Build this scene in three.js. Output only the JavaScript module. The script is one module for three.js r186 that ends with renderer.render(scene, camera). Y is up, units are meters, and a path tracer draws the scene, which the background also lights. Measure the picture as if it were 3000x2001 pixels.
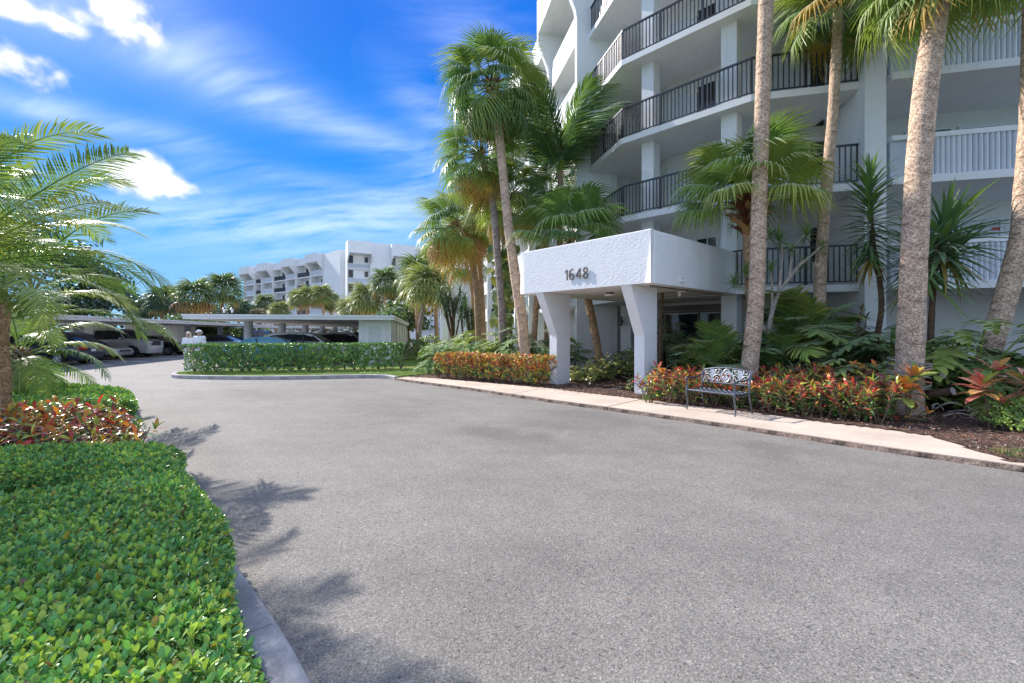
import * as THREE from 'three';
import { ImprovedNoise } from 'three/addons/math/ImprovedNoise.js';
import { mergeGeometries, mergeVertices, toCreasedNormals } from 'three/addons/utils/BufferGeometryUtils.js';
import { RoundedBoxGeometry } from 'three/addons/geometries/RoundedBoxGeometry.js';
import { MarchingCubes } from 'three/addons/objects/MarchingCubes.js';
import { TextGeometry } from 'three/addons/geometries/TextGeometry.js';
import { FontLoader } from 'three/addons/loaders/FontLoader.js';

// ------------------------------------------------------------------ camera, sky, sun, exposure
const scene = new THREE.Scene();
const EYE = 1.62, FOCAL = 1333, HORIZON = 975;            // a 16 mm lens, held level, shifted a little
const camera = new THREE.PerspectiveCamera(2 * Math.atan(1000.5 / FOCAL) * 180 / Math.PI, 3000 / 2001, 0.05, 1500);
camera.position.set(0, EYE, 0);
camera.lookAt(0, EYE, -10);
camera.setViewOffset(3000, 2001, 0, 1000.5 - HORIZON, 3000, 2001);
camera.updateProjectionMatrix();

const SUN = new THREE.Vector3(-0.78, 0.69, -0.615).normalize();
const sun = new THREE.DirectionalLight(new THREE.Color(1, 0.93, 0.87), 2.35);
sun.position.copy(SUN).multiplyScalar(120); sun.target.position.set(0, 0, -18);
sun.position.z -= 18;
sun.castShadow = true; sun.shadow.mapSize.set(4096, 4096);
Object.assign(sun.shadow.camera, { left: -60, right: 60, top: 60, bottom: -60, near: 1, far: 300 });
scene.add(sun, sun.target);
const EXPOSURE = 3.25, SKY_GAIN = 0.58;

const perlin = new ImprovedNoise();
const n3 = (x, y, z = 0) => perlin.noise(x, y, z);
function fbm(x, y, z, oct = 4, gain = 0.5) { let a = 1, s = 0, t = 0; for (let i = 0; i < oct; i++) { s += a * n3(x, y, z + i * 7.3); t += a; a *= gain; x *= 2.03; y *= 2.03; } return s / t; }
const smooth = (a, b, x) => { const t = Math.min(1, Math.max(0, (x - a) / (b - a))); return t * t * (3 - 2 * t); };
const lerp = (a, b, t) => a + (b - a) * t, clamp = (x, a, b) => Math.min(b, Math.max(a, x));

function makeSky() {
  const W = 3072, H = 1536, data = new Float32Array(W * H * 4);
  const stops = [[0, .205, .39, .57], [4, .155, .35, .57], [9.5, .085, .28, .57], [19, .011, .168, .535], [33, .0018, .104, .475], [50, .0018, .088, .42], [90, .0018, .08, .385]];
  // cloud banks, by direction (azimuth from the view axis, elevation, half sizes, tilt, strength)
  const dirOf = (px, py) => { const az = Math.atan((px - 1500) / FOCAL); return [az, Math.atan((HORIZON - py) / FOCAL * Math.cos(az))]; };
  const cirrus = [[620, 250, 300, 50, .16, .5], [900, 310, 420, 45, .2, .42], [500, 170, 230, 34, .05, .4], [1000, 640, 400, 55, -.03, .9], [620, 655, 240, 40, 0, .7], [1180, 560, 200, 50, -.3, .6], [1330, 70, 190, 70, .25, .5], [1250, 310, 130, 55, .5, .8], [1450, 160, 150, 90, .3, .5],
    [560, 70, 200, 50, .2, .35], [700, 480, 420, 30, .1, .42], [300, 350, 200, 22, 0, .38], [1100, 420, 300, 40, .2, .55], [120, 330, 90, 18, 0, .5], [1000, 760, 600, 40, 0, .35], [560, 470, 60, 70, -.6, .3]].map(([px, py, sx, sy, tilt, a]) => [...dirOf(px, py), sx / FOCAL, sy / FOCAL, tilt, a]);
  const puffs = [[415, 520, 78, 48, 1], [370, 505, 48, 40, 1], [465, 545, 62, 32, 1], [400, 475, 40, 25, .9], [40, 25, 60, 24, .7], [140, 62, 80, 20, .6], [330, 25, 60, 36, .75], [390, 85, 70, 36, .7], [240, 50, 60, 18, .5], [-200, 120, 160, 40, .8], [-520, 420, 150, 50, .8]].map(([px, py, sx, sy, a]) => [...dirOf(px, py), sx / FOCAL, sy / FOCAL, a]);
  for (let j = 0; j < H; j++) {
    const el = (j + .5) / H * Math.PI - Math.PI / 2, ed = el * 180 / Math.PI, y = Math.sin(el), c = Math.cos(el);
    let r, g, b, k = 0; const e = Math.max(0, ed);
    while (k < stops.length - 2 && e > stops[k + 1][0]) k++;
    const t = smooth(0, 1, (e - stops[k][0]) / (stops[k + 1][0] - stops[k][0])) * .5 + .5 * (e - stops[k][0]) / (stops[k + 1][0] - stops[k][0]);
    const base = [1, 2, 3].map(i => lerp(stops[k][i], stops[k + 1][i], t));
    for (let i = 0; i < W; i++) {
      const o = (j * W + i) * 4, az0 = ((i + .5) / W - .5) * 2 * Math.PI, x = c * Math.cos(az0), z = c * Math.sin(az0);
      [r, g, b] = base;
      if (ed > -2) {
        const th = Math.acos(clamp(x * SUN.x + y * SUN.y + z * SUN.z, -1, 1)) * 180 / Math.PI;
        const glow = 1.1 * Math.exp(-th / 4) + .10 * Math.exp(-th / 14);
        r += glow; g += glow * .97; b += glow * .9;
        const az = Math.atan2(x, -z), yy = Math.max(y, .02) + .10, X = x / yy, Z = z / yy;
        const front = smooth(1.25, .85, Math.abs(az)) * smooth(1.0, .62, el);
        // high thin cloud: long combed streaks everywhere, thicker in the banks seen from here
        let bank = (1 - front) * clamp(1.1 + 1.7 * fbm(X * .35 + 9, Z * .35, 3, 2), .2, 1.6);
        if (front > 0) for (const [ca, ce, sa, se, tilt, a] of cirrus) {
          const da = az - ca, de = el - ce, ct = Math.cos(tilt), st = Math.sin(tilt), u = (da * ct - de * st) / sa, v = (da * st + de * ct) / se, q = u * u + v * v;
          if (q < 6) bank += .58 * front * a * Math.exp(-q);
        }
        if (bank > .02) {
          const wx = X + .5 * fbm(X * .8, Z * .8, 11, 2), wz = Z + .35 * fbm(X * .7 + 4, Z * .7, 17, 2);
          const streak = .48 + 1.25 * fbm(wx * .6 + wz * .3, wz * 3.0 - wx * .45, 5, 6, .66) + .5 * fbm(wx * 4, wz * 11 - wx * 2, 23, 4, .6);
          const a = clamp(.72 * bank * clamp(streak, 0, 1.15), 0, .8) * smooth(-2, 3, ed);
          r = lerp(r, .80, a); g = lerp(g, .87, a); b = lerp(b, .97, a);
        }
        // a few small cumulus heaps
        let d = front > .98 ? -1 : 2.2 * fbm(X * 1.1 + 31, Z * 1.1, 2, 2) - .3 - 1.5 * front;
        if (front > 0) for (const [ca, ce, sa, se, a] of puffs) { const u = (az - ca) / sa, v = (el - ce) / se, q = u * u + (v < 0 ? 1.6 : 1) * v * v; if (q < 5) d = Math.max(d, a * (1.25 - q * .8)); }
        if (d > -.45) {
          const q = d + 1.25 * fbm(az * 26, el * 30, 2, 5, .6), a = .93 * smooth(.05, 1.05, q);
          if (a > 0) { const s = .56 + .40 * smooth(.2, 1.5, q); r = lerp(r, .98 * s, a); g = lerp(g, .99 * s, a); b = lerp(b, 1.02 * s, a); }
        }
      }
      data[o] = r * SKY_GAIN; data[o + 1] = g * SKY_GAIN; data[o + 2] = b * SKY_GAIN; data[o + 3] = 1;
    }
  }
  const t = new THREE.DataTexture(data, W, H, THREE.RGBAFormat, THREE.FloatType);
  t.mapping = THREE.EquirectangularReflectionMapping; t.magFilter = t.minFilter = THREE.LinearFilter; t.colorSpace = THREE.LinearSRGBColorSpace; t.needsUpdate = true;
  return t;
}
scene.background = makeSky();
scene.environment = scene.background;

// ------------------------------------------------------------------ helpers
function RNG(seed) { let a = seed >>> 0; const f = () => { a = (a + 0x6D2B79F5) | 0; let t = Math.imul(a ^ (a >>> 15), 1 | a); t = (t + Math.imul(t ^ (t >>> 7), 61 | t)) ^ t; return ((t ^ (t >>> 14)) >>> 0) / 4294967296; }; f.r = (lo, hi) => lo + (hi - lo) * f(); f.pick = a => a[Math.floor(f() * a.length)]; return f; }
const V = (x, y, z) => new THREE.Vector3(x, y, z);
const at = (px, py, d) => V((px - 1500) / FOCAL * d, EYE + (HORIZON - py) / FOCAL * d, -d);      // a point the surveyed photograph shows, at its distance
const onGround = (px, py, y = 0) => at(px, py, (EYE - y) * FOCAL / (py - HORIZON));
const P = (x, d, y = 0) => V(x, y, -d);                                                             // plan position: metres right, metres away
const taken = {};
function numbered(n) { taken[n] = (taken[n] ?? -1) + 1; return taken[n] ? `${n}_${String(taken[n]).padStart(3, '0')}` : n; }
function thing(name, label, category, pos, group) {
  const o = new THREE.Group(); o.name = numbered(name); if (pos) o.position.copy(pos); scene.add(o);
  o.userData = { label, category }; if (group) o.userData.group = group; return o;
}
function tag(o, label, category, group) { o.userData.label = label; o.userData.category = category; if (group) o.userData.group = group; return o; }
function mesh(name, geo, mat, parent) {
  const m = new THREE.Mesh(geo, mat); m.name = parent ? name : numbered(name); (parent ?? scene).add(m); return m;
}
function structure(name, geo, mat) { const m = mesh(name, geo, mat); m.userData.kind = 'structure'; return m; }

class GB {                                                   // collects triangles into one geometry
  constructor() { this.p = []; this.uv = []; this.c = []; this.i = []; this.col = null; }
  v(x, y, z, u = 0, w = 0) { this.p.push(x, y, z); this.uv.push(u, w); if (this.col) this.c.push(...this.col); return this.p.length / 3 - 1; }
  tri(a, b, c) { this.i.push(a, b, c); }
  quad(a, b, c, d) { this.i.push(a, b, c, a, c, d); }
  face(pts, uvs) { const k = pts.map((q, n) => this.v(q.x, q.y, q.z, uvs[n][0], uvs[n][1])); for (let n = 1; n < k.length - 1; n++) this.tri(k[0], k[n], k[n + 1]); return this; }
  box(cx, cy, cz, sx, sy, sz, turn = 0, m = null) {
    const c = Math.cos(turn), s = Math.sin(turn), h = [sx / 2, sy / 2, sz / 2];
    const T = (x, y, z) => { const q = V(cx + x * c + z * s, cy + y, cz - x * s + z * c); if (m) q.applyMatrix4(m); return q; };
    for (const [ax, dir] of [[0, 1], [0, -1], [1, 1], [1, -1], [2, 1], [2, -1]]) {
      const u = ax === 0 ? 2 : 0, w = ax === 1 ? 2 : 1, pts = [], uvs = [];
      for (const [a, b] of [[-1, -1], [1, -1], [1, 1], [-1, 1]]) { const q = [0, 0, 0]; q[ax] = h[ax] * dir; q[u] = h[u] * a; q[w] = h[w] * b; pts.push(T(...q)); uvs.push([q[u] + cx + ax * .37, q[w] + cy]); }
      const flip = (ax === 2 ? dir < 0 : dir > 0);
      this.face(flip ? pts.slice().reverse() : pts, flip ? uvs.slice().reverse() : uvs);
    }
    return this;
  }
  beam(a, b, w, h, up = V(0, 1, 0)) {                         // a box from a to b
    const d = b.clone().sub(a), L = d.length(); d.normalize(); const x = new THREE.Vector3().crossVectors(up, d).normalize(), y = new THREE.Vector3().crossVectors(d, x);
    const m = new THREE.Matrix4().makeBasis(x, y, d).setPosition(a.clone().add(b).multiplyScalar(.5));
    return this.box(0, 0, 0, w, h, L, 0, m);
  }
  prism(poly, y0, y1, open = false) {                         // plan polygon of [X, d] raised from y0 to y1
    const sh = poly.map(q => new THREE.Vector2(q[0], -q[1])); if (THREE.ShapeUtils.area(sh) < 0) sh.reverse();
    const tris = THREE.ShapeUtils.triangulateShape(sh, []);
    for (const [y, up] of (open ? [[y1, 1]] : [[y1, 1], [y0, 0]])) { const k = sh.map(q => this.v(q.x, y, q.y, q.x, -q.y)); for (const t of tris) up ? this.tri(k[t[2]], k[t[1]], k[t[0]]) : this.tri(k[t[0]], k[t[1]], k[t[2]]); }
    let run = 0;
    for (let n = 0; n < sh.length; n++) { const a = sh[n], b = sh[(n + 1) % sh.length], L = a.distanceTo(b); this.face([V(b.x, y0, b.y), V(a.x, y0, a.y), V(a.x, y1, a.y), V(b.x, y1, b.y)], [[run + L, y0], [run, y0], [run, y1], [run + L, y1]]); run += L; }
    return this;
  }
  tube(pts, rad, sides = 8, cap = true) {                     // pts: Vector3[], rad: number or (t, i) => r
    const R = typeof rad === 'function' ? rad : () => rad; let len = 0; let x = null; const rows = [];
    for (let n = 0; n < pts.length; n++) {
      const d = pts[Math.min(n + 1, pts.length - 1)].clone().sub(pts[Math.max(n - 1, 0)]).normalize();
      if (!x) x = Math.abs(d.y) > .9 ? V(1, 0, 0) : V(0, 1, 0);
      x = x.clone().addScaledVector(d, -x.dot(d)).normalize(); const y = new THREE.Vector3().crossVectors(d, x);
      if (n) len += pts[n].distanceTo(pts[n - 1]);
      const row = []; for (let s = 0; s <= sides; s++) { const a = s / sides * 2 * Math.PI, r = R(n / (pts.length - 1), a, n), q = pts[n].clone().addScaledVector(x, Math.cos(a) * r).addScaledVector(y, Math.sin(a) * r); row.push(this.v(q.x, q.y, q.z, s / sides * 2 * Math.PI * Math.max(r, .004), len)); }
      rows.push(row);
    }
    for (let n = 0; n < rows.length - 1; n++) for (let s = 0; s < sides; s++) this.quad(rows[n][s], rows[n][s + 1], rows[n + 1][s + 1], rows[n + 1][s]);
    if (cap) for (const [n, f] of [[0, 1], [pts.length - 1, 0]]) { const q = pts[n], k = this.v(q.x, q.y, q.z), r = rows[n].map(w => this.v(this.p[w * 3], this.p[w * 3 + 1], this.p[w * 3 + 2])); for (let s = 0; s < sides; s++) f ? this.tri(k, r[s + 1], r[s]) : this.tri(k, r[s], r[s + 1]); }
    return this;
  }
  add(geo, matrix) {                                          // another geometry
    const p = geo.attributes.position, u = geo.attributes.uv, o = this.p.length / 3, q = new THREE.Vector3();
    for (let n = 0; n < p.count; n++) { q.fromBufferAttribute(p, n); if (matrix) q.applyMatrix4(matrix); this.v(q.x, q.y, q.z, u ? u.getX(n) : 0, u ? u.getY(n) : 0); }
    if (geo.index) for (const k of geo.index.array) this.i.push(k + o); else for (let n = 0; n < p.count; n++) this.i.push(n + o);
    return this;
  }
  geo() {
    const g = new THREE.BufferGeometry(); g.setAttribute('position', new THREE.Float32BufferAttribute(this.p, 3)); g.setAttribute('uv', new THREE.Float32BufferAttribute(this.uv, 2));
    if (this.c.length) g.setAttribute('color', new THREE.Float32BufferAttribute(this.c, 3));
    g.setIndex(this.i); g.computeVertexNormals(); return g;
  }
}
const gb = f => { const g = new GB(); f(g); return g.geo(); };
const curve = (pts, n) => new THREE.CatmullRomCurve3(pts, false, 'centripetal').getPoints(n);
// orientation with +Z along dir and +Y near up
function basis(dir, up) { const z = dir.clone().normalize(), x = new THREE.Vector3().crossVectors(up, z); if (x.lengthSq() < 1e-6) x.set(1, 0, 0); x.normalize(); const y = new THREE.Vector3().crossVectors(z, x); return new THREE.Matrix4().makeBasis(x, y, z); }
const pose = (pos, dir, up, s = 1) => basis(dir, up).scale(typeof s === 'number' ? V(s, s, s) : s).setPosition(pos);
function put(o, m) { m.decompose(o.position, o.quaternion, o.scale); return o; }
function copies(name, geo, mat, list, parent, stuff = true) { // many small alike pieces too small to pick apart
  const im = new THREE.InstancedMesh(geo, mat, list.length); im.name = parent ? name : numbered(name);
  list.forEach((l, n) => { im.setMatrixAt(n, l.m); if (l.c) im.setColorAt(n, l.c); });
  if (stuff) im.userData.kind = 'stuff'; (parent ?? scene).add(im); return im;
}
const rgb = (r, g, b) => new THREE.Color().setRGB(r, g, b);

// ------------------------------------------------------------------ textures: grain of materials
function pnoise(size, cells, seed) {                          // tiling value noise, 0..1
  const rnd = RNG(seed), g = new Float32Array(cells * cells).map(() => rnd()), out = new Float32Array(size * size);
  for (let y = 0; y < size; y++) for (let x = 0; x < size; x++) {
    const fx = x / size * cells, fy = y / size * cells, ix = Math.floor(fx), iy = Math.floor(fy); let tx = fx - ix, ty = fy - iy; tx = tx * tx * (3 - 2 * tx); ty = ty * ty * (3 - 2 * ty);
    const a = g[iy % cells * cells + ix % cells], b = g[iy % cells * cells + (ix + 1) % cells], c = g[(iy + 1) % cells * cells + ix % cells], d = g[(iy + 1) % cells * cells + (ix + 1) % cells];
    out[y * size + x] = a + (b - a) * tx + (c - a) * ty + (a - b - c + d) * tx * ty;
  }
  return out;
}
function layers(size, list) { const out = new Float32Array(size * size); for (const [cells, w, seed] of list) { const n = pnoise(size, cells, seed); for (let k = 0; k < out.length; k++) out[k] += w * (n[k] - .5); } return out; }
function texture(w, h, fn, srgb) {
  const d = new Uint8Array(w * h * 4); for (let y = 0; y < h; y++) for (let x = 0; x < w; x++) { const c = fn(x, y, y * w + x), o = (y * w + x) * 4; d[o] = clamp(c[0], 0, 1) * 255; d[o + 1] = clamp(c[1], 0, 1) * 255; d[o + 2] = clamp(c[2], 0, 1) * 255; d[o + 3] = 255; }
  const t = new THREE.DataTexture(d, w, h); t.wrapS = t.wrapT = THREE.RepeatWrapping; t.magFilter = THREE.LinearFilter; t.minFilter = THREE.LinearFilter; if (srgb) t.colorSpace = THREE.SRGBColorSpace; t.needsUpdate = true; return t;
}
const rep = (t, metres, metresV = metres) => { t.repeat.set(1 / metres, 1 / metresV); return t; };
const std = o => new THREE.MeshStandardMaterial(o), phys = o => new THREE.MeshPhysicalMaterial(o);
const M = {};
{ // asphalt: crushed stone set in worn binder
  const S = 1024, coarse = layers(S, [[6, .5, 3], [14, .35, 4]]), mid = layers(S, [[170, .8, 5], [300, .9, 6]]), fine = RNG(7), stone = pnoise(S, 250, 8), stone2 = pnoise(S, 190, 9), pore = pnoise(S, 120, 10);
  const tone = new Float32Array(S * S), hgt = new Float32Array(S * S);
  for (let k = 0; k < S * S; k++) { let v = .478 + .05 * coarse[k] + .16 * mid[k] + .13 * (fine() - .5); if (stone[k] > .78) v += .22 * (stone[k] - .78) / .22; if (stone2[k] > .86) v += .09; if (pore[k] > .82) v -= .18 * (pore[k] - .82) / .18; tone[k] = v; hgt[k] = .5 + .5 * mid[k] + .3 * (stone[k] - .5); }
  M.asphalt = std({ roughness: .86, vertexColors: true, map: rep(texture(S, S, (x, y, k) => [tone[k] * 1.0, tone[k] * .97, tone[k] * .915], true), 1.6), bumpMap: rep(texture(S, S, (x, y, k) => [hgt[k], hgt[k], hgt[k]]), 1.6), bumpScale: .003 });
}
{ // stucco with a trowelled, knobbly skin; smooth painted concrete; sidewalk concrete
  const S = 512, h = layers(S, [[24, .5, 21], [46, .7, 22], [90, .3, 23]]), h2 = layers(S, [[12, .4, 24], [60, .3, 25], [140, .3, 26]]);
  const c = layers(S, [[4, .5, 27], [11, .4, 28], [40, .25, 29], [160, .2, 30]]);
  const tint = (a, b) => texture(S, S, (x, y, k) => { const v = a + b * c[k]; return [v, v, v]; }, true);
  const st = pnoise(512, 64, 35), st2 = pnoise(512, 16, 36), streaky = texture(S, S, (x, y, k) => { const v = .965 + .05 * c[k] - .05 * Math.max(0, st[(y >> 4) * 512 + x] - .62) * (.4 + 1.6 * st2[k]); return [v, v * .998, v * .99]; }, true);
  M.stucco = std({ color: rgb(.87, .875, .88), roughness: .85, map: rep(tint(.965, .05), 2.3), bumpMap: rep(texture(S, S, (x, y, k) => { const v = .5 + .6 * Math.max(-.3, h[k]); return [v, v, v]; }), .8), bumpScale: .011 });
  M.paint = std({ color: rgb(.87, .875, .88), roughness: .8, map: rep(streaky, 3.1), bumpMap: rep(texture(S, S, (x, y, k) => { const v = .5 + .5 * h2[k]; return [v, v, v]; }), 1.7), bumpScale: .005 });
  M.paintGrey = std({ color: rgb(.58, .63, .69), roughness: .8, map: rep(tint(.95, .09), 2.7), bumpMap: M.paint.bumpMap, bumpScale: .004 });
  M.backWall = std({ color: rgb(.80, .79, .76), roughness: .85, map: rep(tint(.96, .06), 3.7), bumpMap: M.paint.bumpMap, bumpScale: .004 });
  M.cream = std({ color: rgb(.72, .70, .60), roughness: .8, map: rep(tint(.96, .06), 3.3) });
  const sw = layers(S, [[5, .7, 31], [16, .4, 32], [70, .25, 33], [200, .3, 34]]);
  M.sidewalk = std({ roughness: .88, map: rep(texture(S, S, (x, y, k) => { const v = 1 + .13 * sw[k]; return [.775 * v, .71 * v, .64 * v]; }, true), 3.4), bumpMap: rep(texture(S, S, (x, y, k) => { const v = .5 + .5 * c[k]; return [v, v, v]; }), 1.1), bumpScale: .003 });
  M.kerb = std({ roughness: .9, map: rep(texture(S, S, (x, y, k) => { const v = 1 + .34 * sw[k]; return [.66 * v, .645 * v, .635 * v]; }, true), 1.3), bumpMap: rep(texture(S, S, (x, y, k) => { const v = .5 + .6 * h[k]; return [v, v, v]; }), .5), bumpScale: .0025 });
  M.kerbEdge = std({ roughness: .95, map: rep(texture(S, S, (x, y, k) => { const v = 1 + .9 * sw[k] + .4 * h[k]; return [.58 * v, .50 * v, .44 * v]; }, true), .9), bumpMap: M.kerb.bumpMap, bumpScale: .015 });
  const mu = layers(S, [[20, .5, 41], [70, .8, 42], [130, .8, 43]]);
  M.mulch = std({ roughness: .95, vertexColors: true, map: rep(texture(S, S, (x, y, k) => { const v = 1 + 1.1 * mu[k]; return [.33 * v, .235 * v, .185 * v]; }, true), 1.4), bumpMap: rep(texture(S, S, (x, y, k) => { const v = .5 + .6 * mu[k]; return [v, v, v]; }), 1.4), bumpScale: .04 });
  M.soil = std({ roughness: .95, map: rep(texture(S, S, (x, y, k) => { const v = 1 + .7 * mu[k]; return [.30 * v, .36 * v, .15 * v]; }, true), 2.3) });
  // palm bark: grey, cracked upright in short lengths, ringed faintly
  const W = 512, Hh = 512, bn = layers(512, [[7, .3, 51], [30, .5, 52], [90, .5, 53], [200, .4, 56]]), crack = pnoise(512, 128, 54), ring = pnoise(512, 32, 55);
  const cr = new Float32Array(W * Hh); for (let y = 0; y < Hh; y++) for (let x = 0; x < W; x++) { const yy = Math.floor(y / 5) % 512, k2 = ((y >> 2) * 1 % 512) * W + x; let a = crack[k2 % (W * Hh)]; a = smooth(.16, .02, Math.abs(a - .5)) * smooth(.3, .6, ring[((y * 3) % 512) * W + x]); const rr = Math.max(0, ring[y * W + (x >> 3) % W] - .7) / .3; cr[y * W + x] = Math.min(1, .85 * a + .42 * rr); }
  const barkTex = (base, dark) => texture(W, Hh, (x, y, k) => { const v = 1 + .42 * bn[k], q = cr[k]; return [lerp(base[0] * v, dark[0], q), lerp(base[1] * v, dark[1], q), lerp(base[2] * v, dark[2], q)]; }, true);
  const barkBump = texture(W, Hh, (x, y, k) => { const v = .6 + .3 * bn[k] - .55 * cr[k]; return [v, v, v]; });
  const bark = (base, dark, s = .8, bump = .035) => std({ roughness: .95, map: rep(barkTex(base, dark), s, s), bumpMap: rep(barkBump.clone(), s, s), bumpScale: bump });
  M.bark = bark([.90, .78, .67], [.50, .39, .31]);
  M.barkGrey = bark([.70, .635, .59], [.36, .31, .29]);
  M.barkTan = bark([.78, .635, .50], [.45, .33, .24]);
  M.barkPale = bark([.74, .70, .65], [.45, .42, .38], .6, .01);
  M.wood = bark([.47, .37, .29], [.22, .16, .12], .5, .02);
  M.boot = bark([.56, .33, .19], [.24, .13, .08], .4, .03);
}
const leaf = (r, g, b, o = {}) => phys({ color: rgb(r, g, b), roughness: .95, transmission: .42, thickness: 0, clearcoat: .5, clearcoatRoughness: .3, side: THREE.DoubleSide, ...o });
M.leafInst = leaf(1, 1, 1);                                   // tinted per leaf
M.leafGloss = leaf(1, 1, 1, { clearcoat: .9, clearcoatRoughness: .22, transmission: .3 });
M.leafV = leaf(1, 1, 1, { vertexColors: true });
M.leafV2 = leaf(1, 1, 1, { vertexColors: true, clearcoat: .3 });
M.palmGreen = leaf(.17, .30, .05, { vertexColors: true });
M.palmDark = leaf(.10, .215, .055, { vertexColors: true });
M.palmLight = leaf(.28, .39, .06, { vertexColors: true });
M.palmLime = leaf(.36, .46, .065, { vertexColors: true });
M.palmYellow = leaf(.44, .31, .05, { vertexColors: true, clearcoat: .2 });
M.palmDead = leaf(.42, .23, .09, { vertexColors: true, clearcoat: .05, transmission: .15 });
M.twig = std({ color: rgb(.20, .145, .10), roughness: .95 });
M.black = phys({ color: rgb(.012, .018, .026), roughness: .4, clearcoat: .3, clearcoatRoughness: .3 });
M.glassDark = phys({ color: rgb(.012, .016, .02), roughness: .06, metalness: 0, specularIntensity: 1 });
M.bronze = std({ color: rgb(.13, .11, .095), roughness: .45, metalness: .6 });
M.white = std({ color: rgb(.80, .80, .80), roughness: .6 });
M.lensWhite = std({ color: rgb(.78, .76, .70), roughness: .4 });

// ------------------------------------------------------------------ ground, road, kerbs, sidewalk, beds, lawn
const SIDE = .08, BED = .10;
const gp = (px, py, y = 0) => { const q = onGround(px, py, y); return [q.x, -q.z]; };
structure('ground', gb(g => g.prism([[-400, -60], [300, -60], [300, 620], [-400, 620]], -.5, -.06)), M.soil);
{ // asphalt, a sheet of cells; stains and worn patches in the binder, where the photograph shows them
  const g = new GB(); g.col = [1, 1, 1];
  const xs = [], ds = []; for (let x = -110; x < -16; x += 4) xs.push(x); for (let x = -16; x <= 14; x += .16) xs.push(x); xs.push(24, 40);
  for (let d = -8; d < .4; d += 1.4) ds.push(d); for (let d = .4; d < 18; d += .16) ds.push(d); for (let d = 18; d < 140; d += 4) ds.push(d);
  const blots = [[1380, 1262, .5, .13], [1440, 1268, .5, .12], [1500, 1280, .5, .1], [1200, 1190, 1.3, .08], [1100, 1230, .8, .08], [1980, 1880, .09, .5], [1560, 1300, .7, .15], [2250, 1310, .4, .14], [2280, 1340, .3, .14], [1500, 1680, .6, .10], [1700, 1230, 1.4, .14], [900, 1140, 2.2, .12]].map(([x, y, r, a]) => [...gp(x, y), r, a]);
  for (const d of ds) for (const x of xs) {
    let v = 1 + .22 * fbm(x * .35, d * .35, 1, 3) + .14 * fbm(x * 1.7, d * 1.7, 2, 3) + .05 * n3(x * 6, d * 6, 4);
    const lane = fbm((x + d) * .9, (x - d) * .13, 6, 2); v -= .2 * Math.max(0, lane);                    // tyre-worn lanes that follow the drive
    for (const [bx, bd, r, a] of blots) { const q = ((x - bx) ** 2 + (d - bd) ** 2) / (r * r); if (q < 4) v -= a * smooth(.2, .7, Math.exp(-q) + .5 * fbm(x * 3, d * 3, 8, 3)); }
    g.col = [v, v * .997, v * .99]; g.v(x, 0, -d, x, d);
  }
  for (let j = 0; j < ds.length - 1; j++) for (let i = 0; i < xs.length - 1; i++) { const a = j * xs.length + i; g.quad(a, a + 1, a + 1 + xs.length, a + xs.length); }
  structure('road', g.geo(), M.asphalt);
}
// edges of the sidewalk, front (road) and back (bed)
const walkFront = [[-4.02, 15.54], [-2.55, 14.1], [-1.08, 12.7], [.0, 11.5], [1.0, 10.42], [1.99, 9.48], [2.62, 8.83], [3.86, 7.52], [4.93, 6.28], [5.96, 5.24], [7.4, 3.9]];
const walkBack = [[-3.75, 16.05], [-2.75, 15.55], [-.8, 14.1], [.98, 12.72], [2.0, 11.62], [3.02, 10.57], [3.9, 9.6], [4.64, 8.81], [5.26, 8.05], [5.82, 7.44], [6.30, 6.84], [6.12, 6.04], [6.02, 5.42], [7.42, 4.1]];
{ // sidewalk cast in slabs with open joints
  const o = new THREE.Group(); o.name = 'sidewalk'; o.userData.kind = 'structure'; scene.add(o);
  const slab = (f, b, gap = .012) => {
    const poly = [...f, ...b.slice().reverse()], cx = poly.reduce((s, q) => s + q[0], 0) / poly.length, cd = poly.reduce((s, q) => s + q[1], 0) / poly.length;
    const shr = poly.map(([x, d]) => { const L = Math.hypot(x - cx, d - cd); return [x - (x - cx) / L * gap, d - (d - cd) / L * gap]; });
    mesh('slab', gb(g => { g.prism(shr, -.08, SIDE - .012); }), M.kerbEdge, o);
    const top = poly.map(([x, d]) => { const L = Math.hypot(x - cx, d - cd); return [x - (x - cx) / L * (gap + .008), d - (d - cd) / L * (gap + .008)]; });
    mesh('slab', gb(g => { g.prism(top, SIDE - .02, SIDE); }), M.sidewalk, o);
  };
  const F = walkFront, B = walkBack;
  slab(F.slice(0, 4), B.slice(0, 4)); slab(F.slice(3, 6), B.slice(3, 6)); slab(F.slice(5), B.slice(5));
  // entrance path under the canopy
  slab([uvP(-2.72, .62), uvP(-.86, .62)], [uvP(-2.72, 3.4), uvP(-.86, 3.4)]); slab([uvP(-2.72, 3.41), uvP(-.86, 3.41)], [uvP(-2.72, 6.6), uvP(-.86, 6.6)]);
}
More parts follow.
